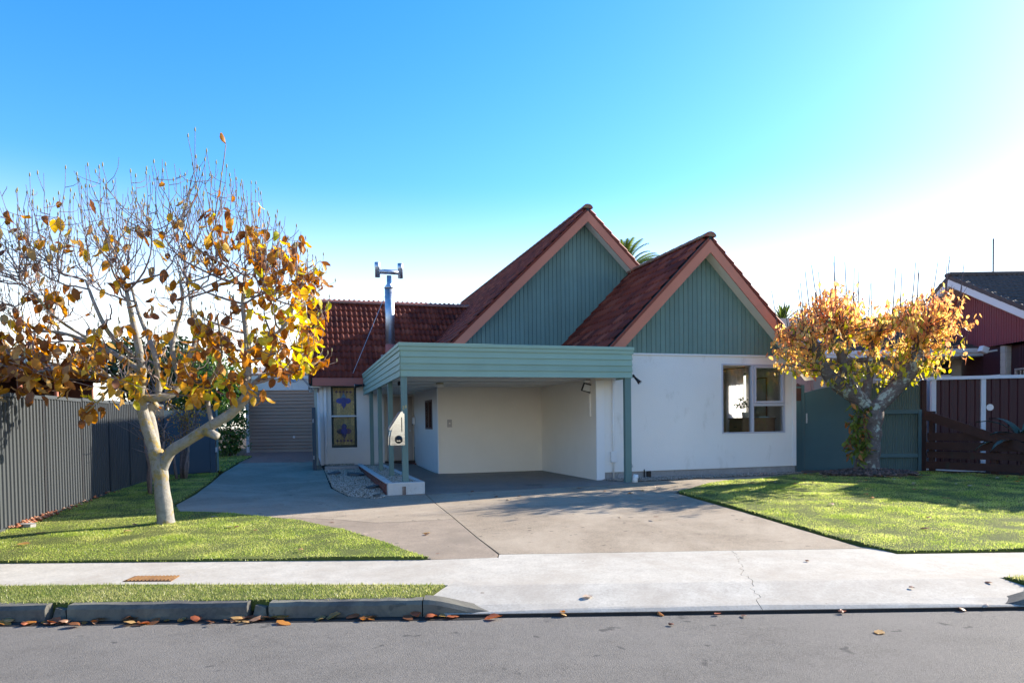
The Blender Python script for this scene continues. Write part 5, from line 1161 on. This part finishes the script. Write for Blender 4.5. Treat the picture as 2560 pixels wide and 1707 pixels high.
# leafy suckers on its trunk
R.seed(9); su = []; tw = MB()
for _ in range(46):
    a = Vector((7.74 + R.uniform(-.06, .06), 15.3, R.uniform(.9, 1.7))); b = a + Vector((R.uniform(-.55, .12), R.uniform(-.4, -.1), R.uniform(-.6, .15)))
    tw.tube([a - T0, (a + b) / 2 - T0 + Vector((0, 0, .08)), b - T0], [.006, .005, .003], 4)
    for _ in range(7): t = R.uniform(.3, 1.05); p = a.lerp(b, t); su.append(((p.x, p.y, p.z + .05), R.uniform(0, 6.28), R.gauss(.3, .5), R.gauss(0, .4), R.uniform(.8, 1.35), R.choice((2, 2, 2, 2, 2, 2, 1, 3))))
tw.build('sucker_shoots', M['twig_c'], cy, True)
acc_V, acc_F, off = {}, {}, {}
plant_leaves(cy, su, shapesC, [LC[0], leaf_mat('leaf_sucker_rust', (.3, .1, .03), (.5, .22, .08), .35), leaf_mat('leaf_sucker_green', (.07, .12, .02), (.2, .22, .04), .35), leaf_mat('leaf_sucker_brown', (.18, .07, .04), (.32, .14, .07), .3)], 0)
# mulch ring
rocks('bark_mulch', 'dark ring of bark mulch and dead leaves round the cherry trunk', [(7.9 + 1.0 * rr_ * math.cos(q), 15.35 + .72 * rr_ * math.sin(q), .225 + .1 * (1 - rr_) + R.uniform(0, .06)) for q, rr_ in [(R.uniform(0, 6.28), math.sqrt(R.random())) for _ in range(2600)]], .05, stone_mat('bark_chips', (.03, .02, .015), (.09, .055, .04), (.2, .13, .1)), cat='mulch')

# --- foliage masses behind
def crown(parent, blobs, n, size, mat, seed, name='crown', lump=.45):
    rg = np.random.RandomState(seed); tot = sum(b[3] * b[4] * b[5] for b in blobs) ; Vs = []
    for (cx_, cy_, cz_, rx, ry, rz) in blobs:
        k = int(n * rx * ry * rz / tot); d = rg.normal(size=(k, 3)); d /= np.linalg.norm(d, axis=1)[:, None]
        f = np.array([mnoise.noise(Vector((a[0] * 2.3 + cx_, a[1] * 2.3 + cy_, a[2] * 2.3 + seed))) for a in d])
        r_ = (rg.uniform(.25, 1, k) ** .4) * (1 + lump * f); c = d * r_[:, None] * np.array([rx, ry, rz]) + np.array([cx_, cy_, cz_])
        a = rg.normal(size=(k, 3)); a /= np.linalg.norm(a, axis=1)[:, None]; b_ = rg.normal(size=(k, 3)); b_ -= a * (a * b_).sum(1)[:, None]; b_ /= np.linalg.norm(b_, axis=1)[:, None]
        sc = size * rg.uniform(.6, 1.3, (k, 1)); Vs.append(np.stack([c - a * sc, c + b_ * sc * .45, c + a * sc, c - b_ * sc * .45], 1).reshape(-1, 3))
    V = np.concatenate(Vs); F = np.arange(len(V)).reshape(-1, 4)
    return inst(name, np_mesh(name, V, F, mat), parent)
def bgtree(name, label, x, y, h, blobs, n, size, mat, seed, group=None, r=.12):
    t = thing(name, label, 'tree', (x, y, gz(x, y)), 0, group); m = MB(); m.tube([(0, 0, -.1), (.05, 0, h * .4), (0, .05, h * .75)], [r, r * .7, r * .3], 8)
    for b in blobs: m.tube([(0, 0, h * .3), (b[0] * .6, b[1] * .6, b[2] * .8), (b[0], b[1], b[2])], [r * .5, r * .3, r * .1], 5)
    m.build('trunk', M['twig_c'], t, True); crown(t, blobs, n, size, mat, seed); return t
bgtree('hedge_shrub', 'rounded glossy green shrub beside the roller door', -10.35, 25.4, 1.5, [(0, 0, 1.05, .75, .6, .9), (.2, -.1, 1.7, .5, .5, .5), (-.2, 0, .5, .7, .6, .55)], 2600, .07, LG, 4, r=.05)
bgtree('evergreen_tree', 'dark evergreen tree beyond the fence behind the magnolia crown', -14.6, 30, 4.2, [(0, 0, 3.6, 1.6, 1.5, 1.3), (1.2, 0, 2.6, 1.4, 1.3, 1.4), (-1.2, .3, 2.8, 1.3, 1.3, 1.2)], 5000, .13, LG2, 8, r=.2)
bgtree('evergreen_tree', 'green tree above the blue gate behind the magnolia limbs', -12.0, 27.5, 3.6, [(0, 0, 2.9, 1.1, 1, 1.2), (.6, 0, 2.2, .9, .9, 1), (-.8, 0, 2.0, .9, .9, .9)], 3800, .11, LG, 13, r=.15)
bgtree('evergreen_tree', 'low spreading evergreen tree behind the dark brick house', -18.5, 33, 4.5, [(0, 0, 4.1, 2, 1.5, 1.1), (2, 0, 3.3, 1.5, 1.5, 1.2)], 4000, .15, LG2, 23, r=.2)
# wispy bare shrub and the small yellow-leaved shrub by the fence
def wispy(name, label, x, y, stems, h, spread, leaf_n, mats, seed, leaf_z, twig=M['twig_m'], size=.045):
    rg = random.Random(seed); t = thing(name, label, 'shrub', (x, y, gz(x, y))); m = MB(); ends = []
    for k in range(stems):
        a = rg.uniform(0, 6.28); r_ = rg.uniform(.3, 1) * spread; p0 = Vector((.1 * math.cos(a), .1 * math.sin(a), 0)); p2 = Vector((r_ * math.cos(a), r_ * math.sin(a), h * rg.uniform(.6, .8)))
        pts = wob(bez(p0, Vector((p0.x + .1 * math.cos(a), p0.y, h * .5)), p2, 7), .035, rg); m.tube(pts, [.038 - .026 * i / 6 for i in range(7)], 7)
        for j in range(9):
            q = pts[rg.randrange(3, 7)]; e = q + Vector((rg.gauss(0, .25), rg.gauss(0, .25), rg.uniform(.05, .4) * h * .5)); m.tube(wob([q, q.lerp(e, .5), e], .03, rg), [.01, .007, .003], 4); ends.append((q, e))
    m.build('stems', twig, t, True)
    if leaf_n:
        sh = [leaf_mesh(size, size * .6, .6, .3, 50 + i, 2) for i in range(3)]; sp = []
        T = t.location
        for _ in range(leaf_n): q, e = rg.choice(ends); p = q.lerp(e, rg.random()) + T + Vector((rg.gauss(0, .06), rg.gauss(0, .06), rg.gauss(0, .04))); sp.append((tuple(p), rg.uniform(0, 6.28), rg.gauss(.3, .6), 0, rg.uniform(.7, 1.3), rg.randrange(len(mats))))
        plant_leaves(t, sp, sh, mats, 0)
    return t
wispy('shrub', 'multi stemmed shrub with a cap of tiny yellow leaves before the blue gate', -7.95, 16.6, 7, 2.3, .55, 900, [LM[0], LM[1]], 3, 1.5)
wispy('shrub', 'thin stemmed bare shrub behind the magnolia trunk by the grey fence', -7.1, 13.6, 4, 1.9, .4, 60, [LM[1], LM[2]], 6, 1.2)
wispy('shrub', 'bare twiggy shrub against the sky left of the roller door', -12.2, 27.2, 9, 4.2, 1.1, 260, [LM[4], LG], 12, 2, M['twig_m'], .06)
wispy('shrub', 'leafless grey shrub reaching over the blue gate', -10.9, 21.5, 9, 3.8, 1.3, 180, [LM[4], LM[2]], 17, 2, M['twig_m'], .06)
# palms
def palm(name, label, x, y, z, n, L, seed, trunk_r, droop=1.0, w=.5):
    rg = random.Random(seed); t = thing(name, label, 'palm tree', (x, y, 0)); MB().tube([(0, 0, -.2), (.1, 0, z * .5), (0, 0, z)], [trunk_r * 1.2, trunk_r, trunk_r * .9], 12).build('trunk', M['twig_c'], t, True)
    for k in range(n):
        a = 6.283 * k / n + rg.uniform(-.2, .2); el = rg.uniform(.15, 1.35); m = MB(); pts = []
        for i in range(15):
            q = i / 14; el_ = el - droop * q * q * 1.25; pts.append((pts[-1] + Vector((math.cos(a) * math.cos(el_), math.sin(a) * math.cos(el_), math.sin(el_))) * L / 14) if pts else Vector((0, 0, z)))
        m.tube(pts, [.03 - .025 * i / 14 for i in range(15)], 4)
        for i in range(1, 14):
            for hlf in (0, .5):
                p = pts[i].lerp(pts[i + 1], hlf); d = (pts[i + 1] - pts[i]).normalized(); sd_ = d.cross(Vector((0, 0, 1))).normalized()
                for s_ in (-1, 1):
                    ll = w * L * .28 * math.sin(math.pi * (.12 + .82 * i / 14)) ; tip = p + (sd_ * s_ * .75 + d * .55 + Vector((0, 0, -.25))) * ll; m.add([p - d * .03, p + d * .07, tip], [(0, 1, 2)])
        m.build('frond', LP, t)
    return t
palm('date_palm', 'feathery palm crown showing between the two gables', 5.9, 36, 8.95, 34, 2.3, 3, .3, .9, .7)
palm('cabbage_tree', 'spiky cabbage tree tip behind the left of the cherry crown', 13.3, 34, 6.2, 30, 1.0, 8, .12, .25, .35)
ag = thing('agave', 'broad leaved agave rising behind the timber fence at the frame edge', 'plant', (10.95, 14.75, .25)); rg = random.Random(4)
for k in range(18):
    a = 6.283 * k / 18 + rg.uniform(-.15, .15); el = rg.uniform(.35, 1.3); Ll = rg.uniform(.8, 1.1); m = MB()
    for i in range(8):
        q = i / 7; w_ = .11 * math.sin(math.pi * (.25 + .75 * q)) ; e_ = el - .5 * q * q; c = Vector((math.cos(a) * math.cos(e_), math.sin(a) * math.cos(e_), math.sin(e_))) * Ll * q + Vector((0, 0, .55)); sd_ = Vector((-math.sin(a), math.cos(a), 0)); up_ = Vector((0, 0, .02))
        m.v += [tuple(c - sd_ * w_ + up_), tuple(c), tuple(c + sd_ * w_ + up_)]
    for i in range(7): m.f += [(3 * i, 3 * i + 1, 3 * i + 4, 3 * i + 3), (3 * i + 1, 3 * i + 2, 3 * i + 5, 3 * i + 4)]
    m.build('leaf', leaf_mat('agave_leaf', (.03, .06, .045), (.06, .1, .07), .1) if k == 0 else bpy.data.materials['agave_leaf'], ag, True)
MB().tube([(0, 0, -.3), (0, 0, .6)], [.12, .1], 10).build('stem', M['twig_c'], ag)

# ------------------------------------------------------------------ grass
def grass_mat(name, cols):
    m, n, l, b = new_mat(name); g = n.new('ShaderNodeNewGeometry')
    f = noise_tex(n, l, coords(n, l, 1), .9, 8, .72)
    a = n.new('ShaderNodeMath'); a.operation = 'MULTIPLY_ADD'; a.inputs[1].default_value = .55; l.new(g.outputs['Random Per Island'], a.inputs[0])
    s2 = n.new('ShaderNodeMath'); s2.operation = 'MULTIPLY_ADD'; s2.inputs[1].default_value = 1.4; s2.inputs[2].default_value = -.46; l.new(f, s2.inputs[0]); l.new(s2.outputs[0], a.inputs[2])
    col = ramp(n, l, a.outputs[0], cols); l.new(col, b.inputs['Base Color']); b.inputs['Roughness'].default_value = .42; b.inputs['Specular IOR Level'].default_value = .5
    t = n.new('ShaderNodeBsdfTranslucent'); hs = n.new('ShaderNodeHueSaturation'); hs.inputs['Value'].default_value = 2.1; l.new(col, hs.inputs['Color']); l.new(hs.outputs[0], t.inputs[0]); mx = n.new('ShaderNodeMixShader'); mx.inputs[0].default_value = .45
    l.new(b.outputs[0], mx.inputs[1]); l.new(t.outputs[0], mx.inputs[2]); l.new(mx.outputs[0], n['Material Output'].inputs[0]); return m
def poly_mask(X, Y, poly):
    c = np.zeros(len(X), bool); j = len(poly) - 1
    for i in range(len(poly)):
        xi, yi = poly[i]; xj, yj = poly[j]
        if yi != yj: c ^= ((yi > Y) != (yj > Y)) & (X < (xj - xi) * (Y - yi) / (yj - yi) + xi)
        j = i
    return c
GZ = np.vectorize(gz)
def grass(label, poly, dens, h, mat, dz, seed, far=16., bbox=None):
    rg = np.random.RandomState(seed); px = [p[0] for p in poly]; py = [p[1] for p in poly]; x0, x1, y0, y1 = min(px), max(px), min(py), max(py)
    if bbox: x0, x1, y0, y1 = max(x0, bbox[0]), min(x1, bbox[1]), max(y0, bbox[2]), min(y1, bbox[3])
    n = int(dens * (x1 - x0) * (y1 - y0)); X = rg.uniform(x0, x1, n); Y = rg.uniform(y0, y1, n)
    k = poly_mask(X, Y, poly) & (rg.uniform(0, 1, n) < np.clip((8.5 / np.maximum(Y, 5.)) ** 1.3, 0, 1)); X, Y = X[k], Y[k]; n = len(X); X = X + rg.normal(0, .014, n); Y = Y + rg.normal(0, .014, n)
    Zb = GZ(X, Y) + dz - .012 + np.array([.02 * mnoise.noise((a * 1.7, b * 1.7, 0)) for a, b in zip(X, Y)]) * (1 if dz > .02 else 0)
    cl = np.array([mnoise.noise((a * 3.1, b * 3.1, 4)) for a, b in zip(X, Y)])
    a = rg.uniform(0, 6.283, n); H = h * rg.uniform(.45, 1.2, n) * (1 + .35 * cl); w = rg.uniform(.0035, .0065, n) * (1 + .12 * np.maximum(0, Y - 8)); ln = rg.uniform(.1, .9, n) * H; b = rg.uniform(0, 6.283, n)
    V = np.empty((n, 3, 3)); V[:, 0] = np.stack([X - w * np.cos(a), Y - w * np.sin(a), Zb], 1); V[:, 1] = np.stack([X + w * np.cos(a), Y + w * np.sin(a), Zb], 1); V[:, 2] = np.stack([X + ln * np.cos(b), Y + ln * np.sin(b), Zb + H], 1)
    o = inst('grass', np_mesh('grass', V.reshape(-1, 3), np.arange(3 * n).reshape(-1, 3), mat)); tag(o, label, 'grass', kind='stuff'); return o
gm = grass_mat('lawn_grass', [(.1, (.085, .14, .018)), (.34, (.2, .28, .035)), (.6, (.37, .41, .085)), (1, (.58, .52, .22))])
gm2 = grass_mat('verge_grass', [(.1, (.08, .13, .02)), (.35, (.17, .21, .04)), (.65, (.28, .28, .1)), (1, (.44, .39, .2))])
grass('short green mown grass on the left lawn under the magnolia', LAWN_L, 6800, .025, gm, .03, 1)
grass('short green mown grass on the right lawn round the cherry', LAWN_R, 6500, .024, gm, .03, 2, bbox=(2.9, 11.6, 7.4, 16.5))
grass('short grass patch beside the pavers near the roller door', LAWN_B, 1500, .05, gm, .03, 3)
grass('patchy grass strip between the kerb and the footpath', VERGE_L, 8000, .032, gm2, .015, 4, bbox=(-5.2, 0, 5.7, 6.5))
grass('corner of the grass strip right of the driveway apron', VERGE_R, 7000, .04, gm2, .015, 5, bbox=(4.4, 7, 5.6, 6.3))

# ------------------------------------------------------------------ fallen leaves, each one lying where it fell
R.seed(33)
def fallen_mesh(L, Wd, curl, fold, seed, mat):
    V, F = leaf_mesh(L, Wd, curl, fold, seed, 6); V = np.stack([V[:, 0], V[:, 2], V[:, 1]], 1); V[:, 1] += L * .55
    ends = V[:, 2][-2], V[:, 2][0]; t = (V[:, 1] - V[:, 1].min()) / np.ptp(V[:, 1]); V[:, 2] -= ends[0] * (1 - t) + ends[1] * t
    V[:, 2] *= .55 * (-1 if seed % 3 else 1)
    V[:, 2] = V[:, 2] - V[:, 2].min() + .001
    me = np_mesh('fallen_leaf', V, F, mat, True); return me
FLM = {'tan': LM[4], 'brown': leaf_mat('dead_brown', (.16, .08, .05), (.3, .17, .1), .15), 'orange': leaf_mat('dead_orange', (.34, .12, .03), (.5, .22, .05), .35), 'dark': LM[2], 'pale': leaf_mat('dead_pale', (.4, .3, .22), (.58, .48, .36), .2), 'russet': leaf_mat('dead_russet', (.24, .06, .03), (.38, .12, .05), .3)}
FSH = {'flat': (.25, .12), 'curled': (1.7, .45), 'folded': (.5, 1.0), 'cupped': (1.0, .6)}
FME = {}
def fallen(x, y, col, shape, size, label, group=None, z=None, rx=0):
    k = (col, shape, size)
    if k not in FME: L = {'small': .075, 'mid': .115, 'large': .145}[size]; FME[k] = fallen_mesh(L, L * .62, *FSH[shape], len(FME), FLM[col])
    o = bpy.data.objects.new('fallen_leaf', FME[k]); COL.objects.link(o)
    o.location = (x, y, (apron_z(x, y) + .006 if -.5 < x < 4.25 and 5.62 < y < 7.4 else gz(x, y) if z is None else z) + .003); o.rotation_euler = (R.uniform(-.12, .12) + rx, R.uniform(-.12, .12), R.uniform(0, 6.28)); tag(o, label, 'leaf', group); return o
one = [(-5.97, 8.42, 'tan', 'folded', 'large', 'large tan leaf standing folded near the footpath edge of the left lawn'), (-5.15, 9.19, 'tan', 'curled', 'large', 'long tan curled leaf left of the magnolia trunk foot'),
    (-3.89, 9.48, 'pale', 'flat', 'mid', 'pale flat leaf on the lawn right of the magnolia trunk'), (-3.78, 9.42, 'brown', 'curled', 'mid', 'brown curled leaf touching a pale one right of the magnolia trunk'), (-3.43, 9.18, 'dark', 'cupped', 'small', 'small dark cupped leaf on the sunny part of the left lawn'),
    (-2.41, 7.85, 'tan', 'curled', 'mid', 'tan curled leaf at the lawn edge above the footpath'), (-1.87, 8.79, 'pale', 'flat', 'mid', 'pale leaf on the lawn tip beside the driveway'), (-1.13, 8.92, 'brown', 'curled', 'mid', 'brown curled leaf on bare smooth concrete left of the driveway joint'),
    (-1.14, 9.06, 'tan', 'flat', 'mid', 'tan flat leaf just above a brown one on smooth concrete'), (-.08, 12.08, 'pale', 'folded', 'mid', 'pale folded leaf on the sunlit driveway before the carport'), (2.16, 12.76, 'orange', 'cupped', 'large', 'big orange backlit leaf cupped on the driveway near the right carport post'),
    (.63, 5.89, 'pale', 'cupped', 'mid', 'single straw coloured leaf on the pale apron'), (1.56, 10.09, 'pale', 'flat', 'small', 'small pale leaf alone on the driveway in the cherry shadow fringe'), (2.68, 5.05, 'tan', 'flat', 'mid', 'tan leaf lying flat on the asphalt'),
    (-.83, 7.56, 'brown', 'flat', 'small', 'small brown leaf at the corner of lawn tip and footpath'), (2.03, 9.8, 'brown', 'flat', 'mid', 'brown leaf on the driveway edge beside the right lawn'), (5.16, 8.64, 'dark', 'cupped', 'mid', 'dark cupped leaf alone on the sunny right lawn'),
    (-4.5, 10.4, 'brown', 'flat', 'mid', 'brown leaf in the grass behind the magnolia trunk'), (-5.35, 9.75, 'russet', 'curled', 'mid', 'russet leaf against the magnolia trunk base'), (-6.3, 9.2, 'dark', 'flat', 'mid', 'dark flat leaf lying in the magnolia trunk shadow'),
    (.13, 12.59, 'brown', 'curled', 'mid', 'brown curled leaf on the shade edge before the carport'), (-.3, 12.55, 'dark', 'cupped', 'mid', 'dark crumpled leaf on the carport floor edge'), (.57, 13.88, 'russet', 'flat', 'mid', 'russet leaf in the carport shade'), (-.78, 13.35, 'dark', 'flat', 'mid', 'dark leaf near the whitewashed planter front'),
    (1.3, 13.6, 'brown', 'cupped', 'mid', 'brown cupped leaf in the middle of the carport mouth'), (2.45, 13.1, 'tan', 'curled', 'mid', 'tan curled leaf beside the big orange leaf'), (2.75, 13.25, 'pale', 'curled', 'mid', 'pale curled leaf between the carport post and the right lawn'), (1.75, 13.1, 'dark', 'curled', 'small', 'small dark curled leaf on the shade line before the right post'),
    (-3.3, 13.0, 'brown', 'flat', 'mid', 'brown leaf on the shaded left driveway'), (-2.9, 14.6, 'russet', 'curled', 'mid', 'russet curled leaf on the shaded driveway by the pebble bed'), (3.0, 12.75, 'tan', 'folded', 'mid', 'tan folded leaf at the tip of the right lawn'), (-2.62, 10.0, 'brown', 'flat', 'small', 'small brown leaf on the driveway left edge'),
    (-3.0, 5.55, 'dark', 'cupped', 'large', 'blackened leaf on the road below the kerb'), (1.2, 5.3, 'dark', 'curled', 'small', 'small dark curled scrap on the road before the apron'), (3.0, 7.05, 'dark', 'curled', 'small', 'dark curled scrap on the pale apron'), (4.2, 6.1, 'dark', 'cupped', 'small', 'dark scrap at the right end of the apron'), (3.45, 6.0, 'brown', 'curled', 'small', 'small brown scrap near the right kerb return'), (-1.9, 14.2, 'russet', 'flat', 'mid', 'russet leaf resting on the planter pebbles', )]
for x, y, c, s_, z_, lab in one: fallen(x, y, c, s_, z_, lab, z=(-.115 if y < 5.6 else .345 if 'planter pebbles' in lab else gz(x, y) + (.045 if 'lawn' in lab or 'grass' in lab or 'magnolia trunk' in lab else 0)))
# right lawn and gutter: attributes are dealt out so that no two labels agree
cols = ['tan', 'brown', 'orange', 'dark', 'pale', 'russet']; words = {'tan': 'tan', 'brown': 'brown', 'orange': 'orange', 'dark': 'dark', 'pale': 'straw pale', 'russet': 'russet'}
zones = [('before the mulch ring', (7.1, 8.9, 14.3, 14.9), 16), ('below the teal gate', (6.2, 7.3, 14.4, 15.6), 9), ('before the corrugated fence', (8.7, 9.5, 14.5, 16.0), 10), ('beside the timber fence', (9.5, 10.3, 13.0, 14.6), 9), ('near the white wall path', (4.6, 6.0, 13.2, 14.5), 13), ('in the shaded middle of the right lawn', (6.4, 9.2, 12.6, 14.1), 13), ('at the sun line of the right lawn', (4.0, 7.5, 11.2, 12.6), 8), ('on the sunlit right lawn', (4.4, 8.0, 8.4, 11.0), 6)]
for zone, (x0, x1, y0, y1), n_ in zones:
    combos = [(c, s_, z_) for c in cols for s_ in FSH for z_ in ('mid', 'small')]; R.shuffle(combos)
    for c, s_, z_ in combos[:n_]:
        x, y = R.uniform(x0, x1), R.uniform(y0, y1); fallen(x, y, c, s_, z_, f"{'small ' if z_ == 'small' else ''}{words[c]} {s_} leaf fallen {zone}", 'leaves fallen on the right lawn', gz(x, y) + .05)
zones = [('in the gutter by the broken kerb gap furthest from the driveway', (-4.2, -3.5), 15), ('in the gutter under the long middle kerb stone', (-3.4, -2.5), 13), ('heaped in the gutter at the kerb gap nearer the driveway', (-2.45, -1.9), 20), ('in the gutter under the last kerb stone before the apron', (-1.85, -.8), 12), ('in the gutter at the kerb return', (-.7, -.1), 5), ('along the foot of the apron', (.4, 4.0), 9)]
for zone, (x0, x1), n_ in zones:
    combos = [(c, s_, z_) for c in ('brown', 'orange', 'dark', 'russet', 'tan') for s_ in ('curled', 'cupped', 'folded', 'flat') for z_ in ('mid', 'large', 'small')] if 'apron' not in zone.split('before')[0] else [(c, s_, z_) for c in cols for s_ in FSH for z_ in ('small',)]
    combos = sorted(set(combos))
    R.shuffle(combos)
    for c, s_, z_ in combos[:n_]:
        x = min(x1, max(x0, R.gauss((x0 + x1) / 2, (x1 - x0) / 3.2))); y = 5.64 - abs(R.gauss(0, .06)); fallen(x, y, c, s_, z_, f"{z_ if z_ != 'mid' else 'middling'} {words[c]} {s_} leaf {zone}", 'leaves lying in the gutter', -.115 + R.uniform(0, .012), R.uniform(0, .35))
# rubbish at the fence foot
rocks('leaf_litter', 'red brown leaf litter along the foot of the grey fence', [(-6.98 - .227 * t + R.uniform(0, .16), 9.42 + .974 * t, gz(-7, 9.4 + t) + .05 + R.uniform(0, .03)) for t in [abs(R.gauss(.9, .35)) if R.random() < .75 else R.uniform(0, 4.5) for _ in range(190)]], .032, stone_mat('litter', (.2, .05, .02), (.32, .12, .05), (.45, .3, .2)), cat='leaf litter')
st = MB().prism([(-.06, -.05, 0), (.08, -.06, 0), (.1, .04, 0), (-.02, .07, 0), (-.09, .02, 0)], (.01, .0, .07)).build('stone', M['found'], None, bevel=.01); st.location = (-6.86, 9.75, .08); tag(st, 'pale stone at the foot of the grey fence', 'stone')

# across the street, mirrored in the window panes
R.seed(77)
bgtree('street_tree', 'broad green tree down the street mirrored in the front window panes', 20.5, 4.5, 7, [(0, 0, 4.8, 3.2, 3.2, 3.0), (-1.5, 1.5, 3.0, 2.4, 2.4, 2.4), (1.5, -1.5, 3.0, 2.6, 2.6, 2.6)], 9000, .24, LG, 31, r=.22)
bgtree('evergreen_tree', 'evergreen tree out of frame whose shade lies across the right lawn', 14.9, 15.2, 4.5, [(0, 0, 3.0, 1.6, 1.7, 1.3), (.3, .8, 2.6, 1.6, 1.7, 1.6), (0, -.4, 1.9, 1.6, 1.8, 1.5)], 16000, .14, LG2, 41, r=.2)
bgtree('evergreen_tree', 'second evergreen tree out of frame beside the maroon house', 15.2, 17.0, 4.6, [(0, 0, 3.6, 1.3, 1.6, 1.5), (0, .4, 2.2, 1.4, 1.6, 1.6)], 13000, .14, LG2, 42, r=.2)
